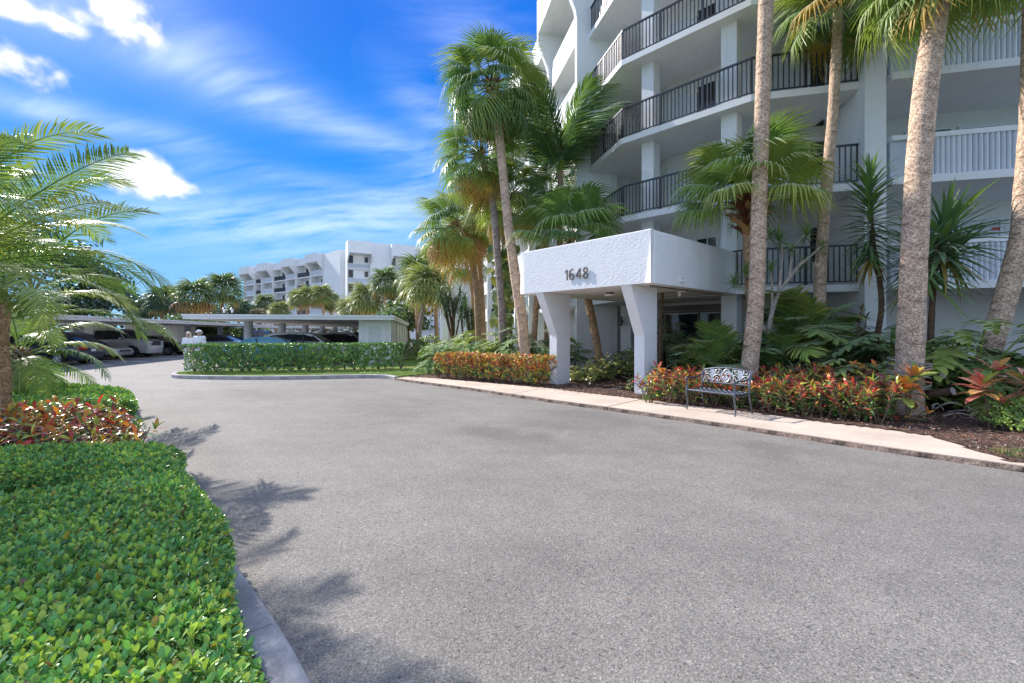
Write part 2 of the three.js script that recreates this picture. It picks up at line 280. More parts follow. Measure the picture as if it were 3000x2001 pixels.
// plan frame of the entrance: u along the canopy's front, v from the road to the building, from the canopy's near corner
function uvP(u, v) { return [3.2 + .677 * u + .733 * v, 10.5 - .736 * u + .68 * v]; }
function sheet(name, poly, y, mat, step, bump, tone, kind = 'structure') {   // a ground sheet with small hollows and heaps
  const xs = poly.map(q => q[0]), ds = poly.map(q => q[1]), sh = poly.map(q => new THREE.Vector2(q[0], q[1]));
  const inside = (x, d) => { let c = false; for (let i = 0, j = sh.length - 1; i < sh.length; j = i++) if ((sh[i].y > d) !== (sh[j].y > d) && x < (sh[j].x - sh[i].x) * (d - sh[i].y) / (sh[j].y - sh[i].y) + sh[i].x) c = !c; return c; };
  const g = new GB(); const id = new Map();
  const vert = (i, j) => { const k = i * 10007 + j; if (!id.has(k)) { const x = Math.min(...xs) + i * step + step * .3 * n3(i * 3.1, j * 2.7, 5), d = Math.min(...ds) + j * step + step * .3 * n3(i * 2.3, j * 3.9, 9); g.col = tone(x, d); id.set(k, g.v(x, y + bump * (fbm(x * 2.2, d * 2.2, 3, 3)), -d, x, d)); } return id.get(k); };
  const ni = Math.ceil((Math.max(...xs) - Math.min(...xs)) / step), nj = Math.ceil((Math.max(...ds) - Math.min(...ds)) / step);
  for (let i = 0; i < ni; i++) for (let j = 0; j < nj; j++) if (inside(Math.min(...xs) + (i + .5) * step, Math.min(...ds) + (j + .5) * step)) g.quad(vert(i, j), vert(i + 1, j), vert(i + 1, j + 1), vert(i, j + 1));
  const m = structure(name, g.geo(), mat); return { m, inside };
}
const offset = (line, k) => line.map((q, n) => { const a = line[Math.max(0, n - 1)], b = line[Math.min(line.length - 1, n + 1)], L = Math.hypot(b[0] - a[0], b[1] - a[1]); return [q[0] - (b[1] - a[1]) / L * k, q[1] + (b[0] - a[0]) / L * k]; });
const mulchTone = (x, d) => { const v = 1 + .7 * fbm(x * 1.3, d * 1.3, 5, 3), s = smooth(.15, .5, fbm(x * .8 + 3, d * .8, 2, 2)); return [v * lerp(1, 1.5, s), v * lerp(1, 1.5, s), v * lerp(1, 1.55, s)]; };
const bedBack = [[20, 4.1], [20, 13], [8.5, 15.8], [5.6, 20], [3, 19.5], [1.5, 24], [-1.6, 19], [-3.2, 16.8]];
const bed = sheet('planting_bed', [...offset(walkBack, -.0).map((q, n) => [q[0] - .05, q[1] - .02]), ...bedBack], BED - .012, M.mulch, .12, .035, mulchTone);
{ // bark chips, leaf litter and straw on the mulch, thinning out over the sidewalk's edge
  const rnd = RNG(91), list = [], geo = gb(g => { g.face([V(-.5, .04, -.12), V(.5, .1, -.16), V(.46, .02, .14), V(-.44, .12, .1)], [[0, 0], [1, 0], [1, 1], [0, 1]]); });
  const cols = [[.22, .12, .07], [.13, .075, .05], [.31, .2, .12], [.40, .31, .22], [.09, .06, .045], [.34, .15, .06], [.46, .40, .34]];
  const drop = (x, d, y, s) => { const c = rnd.pick(cols), k = rnd.r(.7, 1.2); list.push({ m: new THREE.Matrix4().compose(V(x, y, -d), new THREE.Quaternion().setFromEuler(new THREE.Euler(rnd.r(-.35, .35), rnd.r(0, 6.3), rnd.r(-.35, .35))), V(s * rnd.r(.6, 1.5), s, s * rnd.r(.5, 1.2))), c: rgb(c[0] * k, c[1] * k, c[2] * k) }); };
  for (let n = 0; n < 26000; n++) { const x = rnd.r(-3.5, 11), d = rnd.r(4.4, 17); if (bed.inside(x, d)) drop(x, d, BED + rnd.r(-.01, .03), rnd.r(.025, .07)); }
  for (let n = 0; n < 420; n++) { const k = rnd.r(0, 4), i = Math.floor(k), f = k - i, a = walkBack[i], b = walkBack[i + 1], s = -Math.abs(rnd() * rnd()) * 1.1; const L = Math.hypot(b[0] - a[0], b[1] - a[1]), x = lerp(a[0], b[0], f) + (b[1] - a[1]) / L * s * -1 * -1, d = lerp(a[1], b[1], f) - (b[0] - a[0]) / L * s * -1; drop(lerp(a[0], b[0], f) + s * .72, lerp(a[1], b[1], f) + s * .69, SIDE + .006, rnd.r(.02, .05)); }
  for (let n = 0; n < 160; n++) { const d = rnd.r(1.5, 11), x = rnd.r(-.45, 1.0) * d; drop(x, d, .006, rnd.r(.012, .03)); }
  const c = copies('leaf_litter', geo, std({ roughness: .95, side: THREE.DoubleSide }), list); tag(c, 'brown bark chips and dry leaf litter over the planting bed', 'litter');
}
// central island and lawn, with its kerb
const islandEdge = [[-5.0, 21.6], [-9, 20.2], [-12.3, 18.9], [-12.75, 18.2], [-12.8, 17.3], [-12.45, 16.6], [-11.9, 16.15], [-11.0, 15.9], [-9.6, 15.72], [-8.4, 15.7], [-7.2, 15.85], [-6.0, 16.1], [-5.0, 16.25], [-4.45, 16.05], [-4.02, 15.54]];
function kerbAlong(name, line, w, h, piece, label) {          // kerb cast in lengths, each with rounded arris
  const pts = new THREE.CatmullRomCurve3(line.map(q => P(q[0], q[1]))).getSpacedPoints(Math.round(line.reduce((s, q, n) => n ? s + Math.hypot(q[0] - line[n - 1][0], q[1] - line[n - 1][1]) : 0, 0) / .25));
  const o = new THREE.Group(); o.name = numbered(name); o.userData.kind = 'structure'; scene.add(o); const per = Math.round(piece / .25);
  for (let s = 0; s < pts.length - 1; s += per) mesh('kerb_stone', gb(g => {
    const e = Math.min(s + per, pts.length - 1), prof = [[0, -.1], [0, h - .03], [.012, h - .008], [.035, h], [w - .02, h], [w, h - .02], [w, -.1]]; const rows = [];
    for (let n = s; n <= e; n++) { const t = pts[Math.min(n + 1, pts.length - 1)].clone().sub(pts[Math.max(n - 1, 0)]).normalize(), q = pts[n].clone().addScaledVector(t, n === s ? .006 : n === e ? -.006 : 0); rows.push(prof.map(([a, y], k) => g.v(q.x - t.z * -a * -1 * -1, y, q.z + t.x * -a * -1 * -1, (n + k * .07) * .25, k * .1))); }
    for (let n = 0; n < rows.length - 1; n++) for (let k = 0; k < prof.length - 1; k++) g.quad(rows[n][k], rows[n + 1][k], rows[n + 1][k + 1], rows[n][k + 1]);
    for (const r of [rows[0], rows[rows.length - 1]]) for (let k = 1; k < prof.length - 1; k++) g.tri(r[0], r[k], r[k + 1]);
  }), M.kerb, o);
  return o;
}
kerbAlong('kerb', islandEdge, .16, .13, 3);
const lawnTone = (x, d) => { const v = 1 + .3 * fbm(x * .7, d * .7, 5, 3), m = smooth(.42, .2, Math.abs(d - (17.75 + (x + 12.8) * .27)) + .25 * n3(x * 3, d * 3, 4)) * (x < -4.4 && x > -13 ? 1 : 0); return [lerp(v, 1.15, m), lerp(v, .62, m), lerp(v, .9, m)]; };
const M_lawn = std({ roughness: .95, vertexColors: true, color: rgb(.19, .28, .06) });
const lawn = sheet('lawn', [...offset(islandEdge, .14), ...walkBack.slice(0, 1), [-3.2, 16.6], [-1.6, 19], [1.2, 24.5], [-3, 42], [-4.5, 58], [-14, 70], [-9.5, 48], [-5.6, 23]], .095, M_lawn, .3, .03, lawnTone);
{ // grass blades, as many as the lawn shows from the road
  const rnd = RNG(12), list = [], blade = gb(g => { g.face([V(-.5, 0, 0), V(.5, 0, 0), V(.35, .55, .12), V(-.35, .55, .12)], [[0, 0], [1, 0], [1, 1], [0, 1]]); g.face([V(-.35, .55, .12), V(.35, .55, .12), V(0, 1, .4)], [[0, 0], [1, 0], [.5, 1]]); });
  const tuft = gb(g => { const r = RNG(5); for (let k = 0; k < 6; k++) g.add(blade, new THREE.Matrix4().compose(V(r.r(-.03, .03), 0, r.r(-.03, .03)), new THREE.Quaternion().setFromEuler(new THREE.Euler(r.r(-.5, .5), r.r(0, 6.3), r.r(-.4, .4))), V(.011, r.r(.04, .075), .06))); });
  for (let n = 0; n < 60000; n++) { const d = rnd() < .72 ? rnd.r(15.5, 18.2) : rnd.r(16.5, 36), x = rnd.r(-12.8, 1); if (!lawn.inside(x, d)) continue; const t = lawnTone(x, d); if (t[1] < t[0] * .8 && rnd() < .9) continue; const k = rnd.r(.7, 1.25), y = rnd(); list.push({ m: new THREE.Matrix4().compose(V(x, .09, -d), new THREE.Quaternion().setFromAxisAngle(V(0, 1, 0), rnd.r(0, 6.3)), V(1.6, rnd.r(.7, 1.25), 1.6)), c: rgb((.17 + .13 * y) * k, .36 * k, .045 * k) }); }
  tag(copies('lawn_grass', tuft, M.leafInst, list), 'short bright green lawn grass behind the long kerb', 'grass');
  const l2 = []; for (let n = 0; n < 900; n++) { const x = rnd.r(6.15, 8.4), d = rnd.r(4.3, 6.1); if (d > 5.95 + (x - 6.2) * .02 || x + d < 11.75) continue; const k = rnd.r(.7, 1.3), dry = rnd() < .5; l2.push({ m: new THREE.Matrix4().compose(V(x, .09, -d), new THREE.Quaternion().setFromAxisAngle(V(0, 1, 0), rnd.r(0, 6.3)), V(1.3, rnd.r(.7, 1.3), 1.3)), c: dry ? rgb(.4 * k, .3 * k, .1 * k) : rgb(.17 * k, .25 * k, .06 * k) }); }
  tag(copies('grass_patch', tuft, M.leafInst, l2), 'half dry grass patch at the sidewalk end near the right edge', 'grass');
}
// near island on the left: kerb and mulch
const islandLeft = [[1.1, -2], [.35, .2], [-.35, 1.3], [-.99, 2.12], [-1.84, 3.02], [-2.9, 4.12], [-4.1, 5.38], [-5.27, 6.62], [-6.4, 7.85], [-7.3, 8.85], [-8.1, 9.7], [-9.2, 10.45], [-10.6, 10.9], [-14, 11.2], [-22, 11.3]];
kerbAlong('kerb', islandLeft, .16, .12, 2.5);
const bedLeft = sheet('island_bed', [...offset(islandLeft, .3), [-22, -2]], .09, M.mulch, .22, .03, mulchTone);
{ // white parking lines on the lot
  for (let k = 0; k < 9; k++) { const d = 17.0 + k * 2.85, x = -20.2 - (d - 25) * .19; structure('parking_line', gb(g => g.beam(P(x - .15, d - .03, .004), P(x - 5.2, d + .95, .004), .1, .004)), M.white); }
}

// ------------------------------------------------------------------ the main apartment building
const STOREY = 2.8, soffit = k => 2.77 + STOREY * (k - 1), SLAB = .2, ROOF = 18.6;
const block = (name, poly, y0, y1, mat, parent) => mesh(name, gb(g => g.prism(poly, y0, y1)), mat, parent);
const along = (a, b, t) => [lerp(a[0], b[0], t), lerp(a[1], b[1], t)];
const dist2 = (a, b) => Math.hypot(b[0] - a[0], b[1] - a[1]);
// a wall of even thickness along a plan line, its inner face k metres behind
function wallLine(line, k) { return [...line, ...offset(line, k).reverse()]; }
const main = thing('apartment_building', 'white six storey apartment building with curved railed balconies beside the drive', 'building', V(0, 0, 0));
const Q = [[3.18, 19.3], [3.91, 16.28], [6.96, 13.25], [9.72, 12.55]], R0 = [10.14, 12.12], R1 = [17.0, 10.42];
const backLine = [[3.3, 19.5], [5.5, 20.1], [6.0, 17.6], [8.2, 15.4], [11.0, 14.55], [18.5, 12.7]];
const dirOf2 = (a, b) => { const L = dist2(a, b); return [(b[0] - a[0]) / L, (b[1] - a[1]) / L]; };
// slabs, one per storey, and roof
for (let k = 1; k <= 6; k++) {
  block('balcony_slab', [...Q, [9.9, 15.2], [6.5, 21.5], [3.3, 19.9]], soffit(k), soffit(k) + SLAB, M.paint, main);
  block('balcony_slab', [R0, R1, [17.9, 13.6], [10.6, 15.1]], soffit(k) + (k < 6 ? 0 : .003), soffit(k) + SLAB + .002, M.paint, main);
}
block('parapet', [...Q, [9.9, 15.2], [6.5, 21.5], [3.3, 19.9]].map(([x, d]) => [x, d]), soffit(6) + SLAB + .002, ROOF, M.paint, main);
block('parapet', [[10.14, 12.1], [17.0, 10.4], [17.9, 13.6], [10.6, 15.1]], soffit(6) + SLAB + .005, ROOF + .01, M.paint, main);
// back walls storey by storey, and the wall behind the right-hand balconies
for (let k = 0; k < 6; k++) { const y0 = k ? soffit(k) + SLAB : 0, y1 = soffit(k + 1); block('wall', [...backLine, [18.8, 14.2], [11.2, 16.4], [9.2, 17.4], [7.2, 22.4], [3.4, 20.6]], y0, y1, M.backWall, main); }
// square columns of the curved balconies
const colSpots = [[4.97, 16.3], [6.86, 14.22]];
for (let k = 0; k < 6; k++) for (const [x, d] of colSpots) mesh('column', gb(g => g.box(x, ((k ? soffit(k) + SLAB : 0) + soffit(k + 1)) / 2, -d, .46, soffit(k + 1) - (k ? soffit(k) + SLAB : 0), .46, -Math.PI / 4)), M.paint, main);
// the tall pier between curved and straight balconies
{ const w = dirOf2(R0, R1), n = [-w[1], w[0]], a = [9.55, 12.32]; block('pier', [a, [a[0] + w[0] * .5, a[1] + w[1] * .5], [a[0] + w[0] * .5 + n[0] * 2.6, a[1] + w[1] * .5 + n[1] * 2.6], [a[0] + n[0] * 2.6, a[1] + n[1] * 2.6]], 0, ROOF + .2, M.paint, main); }
// black steel railings: top rail, bottom rail, posts and single balusters
const barGeo = new THREE.BoxGeometry(.03, 1, .03), postGeo = new THREE.BoxGeometry(.07, 1, .07);
for (let k = 1; k <= 5; k++) {
  const y = soffit(k) + SLAB, rail = new THREE.Group(); rail.name = 'balcony_railing'; main.add(rail);
  const line = offset(Q, .09), single = k >= 2 && k <= 4 ? 3 : k === 1 ? 1 : 0, rest = new GB();
  const topG = new GB(), lowG = new GB();
  for (let s = 0; s < 3; s++) {
    const a = line[s], b = line[s + 1], L = dist2(a, b), turn = Math.atan2(b[1] - a[1], b[0] - a[0]);
    topG.beam(P(...a, y + 1.09), P(...b, y + 1.09), .065, .05); lowG.beam(P(...a, y + .09), P(...b, y + .09), .035, .03);
    const posts = Math.max(2, Math.round(L / 1.25)), each = Math.round(L / posts / .135);
    for (let p = 0; p <= posts; p++) {
      if (p < posts || s === 2) { const q = along(a, b, p === posts ? .985 : p / posts), m = mesh('post', postGeo, M.black, rail); m.position.set(q[0], y + .54, -q[1]); m.rotation.y = turn; m.scale.y = 1.06; }
      if (p < posts) for (let e = 1; e < each; e++) {
        const q = along(a, b, (p + e / each) / posts);
        if (single === 3 || (single === 1 && s === 2)) { const m = mesh('baluster', barGeo, M.black, rail); m.position.set(q[0], y + .58, -q[1]); m.rotation.y = turn; m.scale.y = .98; }
        else rest.box(q[0], y + .58, -q[1], .03, .98, .03, turn);
      }
    }
  }
  mesh('top_rail', topG.geo(), M.black, rail); mesh('bottom_rail', lowG.geo(), M.black, rail);
  if (rest.p.length) mesh('balusters', rest.geo(), M.black, rail).userData.kind = 'stuff';
}
// ribbed block parapets of the straight balconies: single upright ribs between slab and cap
const ribGeo = gb(g => { const r = .05; for (let s = 0; s < 6; s++) { const a0 = Math.PI * s / 6, a1 = Math.PI * (s + 1) / 6; g.face([V(Math.cos(a0) * r, 0, Math.sin(a0) * r * 1.5), V(Math.cos(a1) * r, 0, Math.sin(a1) * r * 1.5), V(Math.cos(a1) * r, 1, Math.sin(a1) * r * 1.5), V(Math.cos(a0) * r, 1, Math.sin(a0) * r * 1.5)].reverse(), [[0, 0], [.1, 0], [.1, 1], [0, 1]]); } });
{
  const w = dirOf2(R0, R1), L = dist2(R0, R1), turn = Math.atan2(w[1], w[0]);
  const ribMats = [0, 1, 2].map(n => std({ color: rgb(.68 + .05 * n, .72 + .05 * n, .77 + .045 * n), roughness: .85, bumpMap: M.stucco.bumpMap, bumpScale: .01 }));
  const rnd = RNG(31);
  for (let k = 1; k <= 5; k++) {
    const y = soffit(k) + SLAB, par = new THREE.Group(); par.name = 'balcony_parapet'; main.add(par);
    const line = offset([R0, R1], .12), inner = offset([R0, R1], .28), A = line[0], B = line[1];
    mesh('backing', gb(g => g.prism([A, B, inner[1], inner[0]], y + .003, y + .98)), M.paintGrey, par);
    mesh('cap', gb(g => g.prism([...offset([R0, R1], .02), ...offset([R0, R1], .32).reverse()], y + .982, y + 1.11)), M.paint, par);
    const n = Math.floor((L - .5) / .118), rest = new GB();
    for (let e = 0; e < n; e++) { const q = along(A, B, (.45 + e * .118) / L); if (q[0] < 13.6 && k <= 4) { const m = mesh('rib', ribGeo, rnd.pick(ribMats), par); m.position.set(q[0], y + .003, -q[1]); m.rotation.y = turn; m.scale.set(1, .978, 1); } else rest.add(ribGeo, new THREE.Matrix4().compose(P(q[0], q[1], y + .003), new THREE.Quaternion().setFromAxisAngle(V(0, 1, 0), turn), V(1, .978, 1))); }
    mesh('ribs', rest.geo(), ribMats[0], par).userData.kind = 'stuff';
  }
}
// doors, windows and lamps on the back walls
const doorMat = std({ color: rgb(.62, .66, .70), roughness: .55 }), frameMat = std({ color: rgb(.72, .74, .75), roughness: .6 });
function onWall(a, b, t, out) { const w = dirOf2(a, b), q = along(a, b, t); return { x: q[0] + w[1] * out, d: q[1] - w[0] * out, turn: Math.atan2(w[1], w[0]) }; }
function door(parent, a, b, t, y, w = .95, h = 2.05) {
  const o = new THREE.Group(); o.name = 'door'; parent.add(o); const s = onWall(a, b, t, .02); o.position.set(s.x, y, -s.d); o.rotation.y = s.turn;
  mesh('frame', gb(g => { g.box(-w / 2 - .04, h / 2, 0, .08, h, .09); g.box(w / 2 + .04, h / 2, 0, .08, h, .09); g.box(0, h + .045, 0, w + .16, .09, .09); }), frameMat, o);
  mesh('leaf', gb(g => g.box(0, h / 2, -.01, w - .006, h - .006, .045)), doorMat, o); mesh('handle', gb(g => g.tube([V(w * .4, 1.0, .01), V(w * .4, 1.0, .06), V(w * .3, 1.0, .06)], .012, 6)), M.bronze, o);
}
function windowOn(parent, a, b, t, y, w, h, name = 'window') {
  const o = new THREE.Group(); o.name = name; parent.add(o); const s = onWall(a, b, t, .02); o.position.set(s.x, y, -s.d); o.rotation.y = s.turn;
  mesh('frame', gb(g => { for (const q of [-1, 1]) { g.box(q * w / 2, h / 2, 0, .05, h, .08); g.box(0, q * (h / 2) + h / 2, 0, w + .05, .05, .081); } g.box(0, h / 2, 0, .035, h - .05, .06); }), frameMat, o);
  mesh('pane', gb(g => g.box(0, h / 2, -.008, w - .05, h - .05, .02)), M.glassDark, o);
}
for (let k = 1; k <= 5; k++) {
  const y = soffit(k) + SLAB;
  door(main, backLine[2], backLine[3], .2, y); door(main, backLine[2], backLine[3], .78, y); windowOn(main, backLine[2], backLine[3], .5, y + 1.0, .9, 1.1);
  door(main, backLine[3], backLine[4], .35, y); windowOn(main, backLine[3], backLine[4], .72, y + .95, 1.0, 1.15);
  door(main, backLine[4], backLine[5], .42, y); windowOn(main, backLine[4], backLine[5], .25, y + 1.0, 1.2, 1.1); door(main, backLine[4], backLine[5], .62, y);
  { const s = onWall(backLine[2], backLine[3], .34, .06); mesh('wall_lamp', gb(g => { g.box(s.x, y + 1.95, -s.d, .3, .16, .12, s.turn); g.box(s.x, y + 1.95, -s.d, .12, .22, .1, s.turn); }), M.lensWhite, main); }
}
{ // red sign plate on the wall behind the straight balcony
  const s = onWall(backLine[4], backLine[5], .477, .03), o = new THREE.Group(); o.name = 'sign_plate'; main.add(o); o.position.set(s.x, 4.74, -s.d); o.rotation.y = s.turn;
  mesh('plate', gb(g => g.box(0, 0, 0, .32, .11, .015)), std({ color: rgb(.5, .03, .03), roughness: .5 }), o); mesh('border', gb(g => { for (const e of [-1, 1]) { g.box(0, e * .047, .009, .3, .006, .006); g.box(e * .15, 0, .009, .006, .088, .006); } }), M.white, o);
}
// ground floor: glazed entrance, louvred vent
{
  const a = backLine[2], b = backLine[3], s = onWall(a, b, .40, .015), o = new THREE.Group(); o.name = 'entrance_door'; main.add(o); o.position.set(s.x, .1, -s.d); o.rotation.y = s.turn;
  mesh('pane', gb(g => { g.box(-.72, 1.12, 0, 1.36, 2.2, .02); g.box(.72, 1.12, 0, 1.36, 2.2, .02); }), M.glassDark, o);
  mesh('frame', gb(g => { for (const x of [-1.42, 0, 1.42]) g.box(x, 1.16, .01, .07, 2.34, .07); for (const y of [.03, 2.3]) g.box(0, y, .011, 2.9, .07, .071); g.box(0, 2.45, .009, 2.9, .2, .06); }), M.bronze, o);
  for (const x of [-.09, .09]) mesh('handle', gb(g => g.tube([V(x, .9, .04), V(x, .9, .09), V(x, 1.4, .09), V(x, 1.4, .04)], .012, 6)), M.bronze, o);
  const v = new THREE.Group(); v.name = 'louvred_vent'; main.add(v); const sv = onWall(backLine[3], backLine[4], .93, .02); v.position.set(sv.x, 1.95, -sv.d); v.rotation.y = sv.turn;
  mesh('frame', gb(g => { for (const q of [-1, 1]) { g.box(q * .6, .24, .02, .06, .56, .1); g.box(0, .24 + q * .27, .021, 1.26, .06, .101); } }), frameMat, v); mesh('backing', gb(g => g.box(0, .24, -.03, 1.18, .5, .02)), M.black, v);
  for (let n = 0; n < 5; n++) { const m = mesh('slat', gb(g => g.box(0, 0, 0, 1.14, .012, .12)), M.paintGrey, v); m.position.set(0, .06 + n * .1, .03); m.rotation.x = .6; }
  for (const [x, d] of [[7.65, 13.35], [8.9, 13.15]]) { }
  mesh('ceiling_conduit', gb(g => g.tube([P(9.0, 13.3, 2.745), P(10.0, 14.3, 2.745)], .02, 6)), M.paintGrey, main);
}

// a wing of fins, fascias and bays; used for the long left wing and for the building far behind
const slabFar = M.paint;
function wing(parent, o0, dir, out, bays, opt) {               // o0: plan start, dir: plan direction, out: outward normal; bays: [kind, width]
  let run = 0; const pt = (s, q) => [o0[0] + dir[0] * s + out[0] * q, o0[1] + dir[1] * s + out[1] * q];
  const top = opt.top ?? ROOF, base = opt.base ?? 0, levels = opt.levels ?? 6, storey = opt.storey ?? STOREY, first = opt.first ?? 2.77, proud = opt.proud ?? .56, deep = opt.deep ?? 1.6;
  const hb = first + storey * (levels - 1);                     // underside of the fascia
  const fin = (s) => mesh('fin', gb(g => {                      // an upright blade that flares outward under the fascia
    const prof = [[0, base], [0, hb - 2.1], [.06, hb - 1.65], [proud, hb - .45], [proud, hb + .02], [-deep, hb + .02], [-deep, base]];
    const th = .24, L = prof.map(([q, y]) => { const a = pt(s - th / 2, q); return V(a[0], y, -a[1]); }), Rr = prof.map(([q, y]) => { const a = pt(s + th / 2, q); return V(a[0], y, -a[1]); });
    const tr = THREE.ShapeUtils.triangulateShape(prof.map(q => new THREE.Vector2(...q)), []);
    for (const [S, f] of [[L, 0], [Rr, 1]]) { const k = S.map((q, n) => g.v(q.x, q.y, q.z, prof[n][0], prof[n][1])); for (const t of tr) f ? g.tri(k[t[0]], k[t[1]], k[t[2]]) : g.tri(k[t[2]], k[t[1]], k[t[0]]); }
    for (let n = 0; n < prof.length; n++) { const m = (n + 1) % prof.length; g.face([L[n], Rr[n], Rr[m], L[m]], [[0, prof[n][1]], [th, prof[n][1]], [th, prof[m][1]], [0, prof[m][1]]]); }
  }), M.paint, parent);
  bays.forEach(([kind, w], bi) => {
    const s0 = run, s1 = run + w; run = s1;
    const B = (a, b, q0, q1, y0, y1, name, mat) => block(name, [pt(a, q0), pt(b, q0), pt(b, q1), pt(a, q1)], y0, y1, mat, parent);
    if (kind === 'blank') { B(s0, s1, opt.blankOut ?? .3, -deep - 2, base, top + .2, 'wall', M.paint); return; }
    B(s0 + .001, s1 - .001, -deep, -deep - .3, base, hb, 'wall', opt.wall ?? M.backWall);
    const A = kind === 'A' || kind === 'W';
    if (A) { fin(s0 + .12); fin(s1 - .12); B(s0 - .004, s1 + .004, proud, -deep - .3, hb + .022, top, 'fascia', M.paint); }
    else B(s0 + .004, s1 - .004, -.1, -deep - .3, hb + .02, top - .25, 'fascia', M.paint);
    for (let k = 1; k < levels; k++) {
      const y = first + storey * (k - 1), a = s0 + (A ? .245 : .005), b = s1 - (A ? .245 : .005), q = A ? -.12 : -.35;
      B(a, b, q, -deep + .002, y, y + SLAB, 'balcony_slab', M.paint);
      const win = (t, ww, hh, yy, qq) => { const o = new THREE.Group(); o.name = 'window'; parent.add(o); const c = pt(lerp(a, b, t), qq); o.position.set(c[0], y + SLAB + yy, -c[1]); o.rotation.y = Math.atan2(-dir[1], -dir[0]) + (opt.flip ? Math.PI : 0); mesh('pane', gb(g => g.box(0, hh / 2, 0, ww, hh, .05)), M.glassDark, o); mesh('frame', gb(g => { for (const e of [-1, 1]) { g.box(e * ww / 2, hh / 2, 0, .06, hh, .09); g.box(0, hh / 2 + e * hh / 2, 0, ww + .06, .06, .091); } }), frameMat, o); };
      if (kind === 'W') { B(a, b, -.7, -.9, y + SLAB + .001, y + 1.05, 'spandrel', M.paintGrey); B(a, b, -.7 + .003, -1.0, y + 1.052, y + storey - .002, 'wall', M.paint); win(.14, .95, 1.55, .9, -.68); if (bi % 2 === 0) win(.85, .75, 1.15, 1.15, -.68); }
      else if (A) {
        const par = new THREE.Group(); par.name = 'balcony_parapet'; parent.add(par);
        block('backing', [pt(a + .01, q - .03), pt(b - .01, q - .03), pt(b - .01, q - .16), pt(a + .01, q - .16)], y + SLAB + .002, y + 1.13, M.paintGrey, par);
        if (opt.ribs) mesh('ribs', gb(g => { for (let s = a + .1; s < b - .1; s += .118) { const c = pt(s, q - .03); g.box(c[0], y + SLAB + .47, -c[1], .07, .92, .05, Math.atan2(dir[1], dir[0])); } }), M.paint, par).userData.kind = 'stuff';
        block('cap', [pt(a, q + .01), pt(b, q + .01), pt(b, q - .2), pt(a, q - .2)], y + 1.131, y + 1.24, M.paint, par);
        win(.35, .8, 1.3, .8, -deep + .02);
      } else {
        const rail = new THREE.Group(); rail.name = 'balcony_railing'; parent.add(rail);
        mesh('top_rail', gb(g => g.beam(P(...pt(a, q - .1), y + 1.2), P(...pt(b, q - .1), y + 1.2), .07, .06)), M.black, rail);
        mesh('balusters', gb(g => { g.beam(P(...pt(a, q - .1), y + .3), P(...pt(b, q - .1), y + .3), .05, .05); for (let s = a; s <= b; s += .15) { const c = pt(s, q - .1); g.box(c[0], y + .72, -c[1], .05, .9, .05); } }), M.black, rail).userData.kind = 'stuff';
        win(.3, 1.2, 1.5, .7, -deep + .02); win(.75, .8, 1.9, .1, -deep + .02);
      }
    }
  });
}
const wdir = [-.196, .9806], wout = [-.9806, -.196];
wing(main, [2.71, 19.0], wdir, wout, [['A', 4.5], ['B', 4.1], ['A', 4.5], ['B', 4.3], ['A', 4.5], ['B', 4.3], ['A', 4.5], ['B', 4.3], ['A', 4.5]], { ribs: true, deep: 1.5 });
block('wall', [[-9.1, 58.3], [-5.2, 58.3], [4, 60], [4, 74], [-8.9, 74]], 0, ROOF - .1, M.paint, main);
block('pilaster', [[-8.65, 57.7], [-8.1, 57.7], [-8.1, 58.35], [-8.65, 58.35]], 0, ROOF + .1, M.paint, main);
block('wall', [[3.35, 20.7], [3.35, 22.4], [-4, 59], [8, 59], [16.5, 32], [17, 15], [9.5, 18.2], [7.4, 22.6]], 0, ROOF - .3, M.backWall, main);

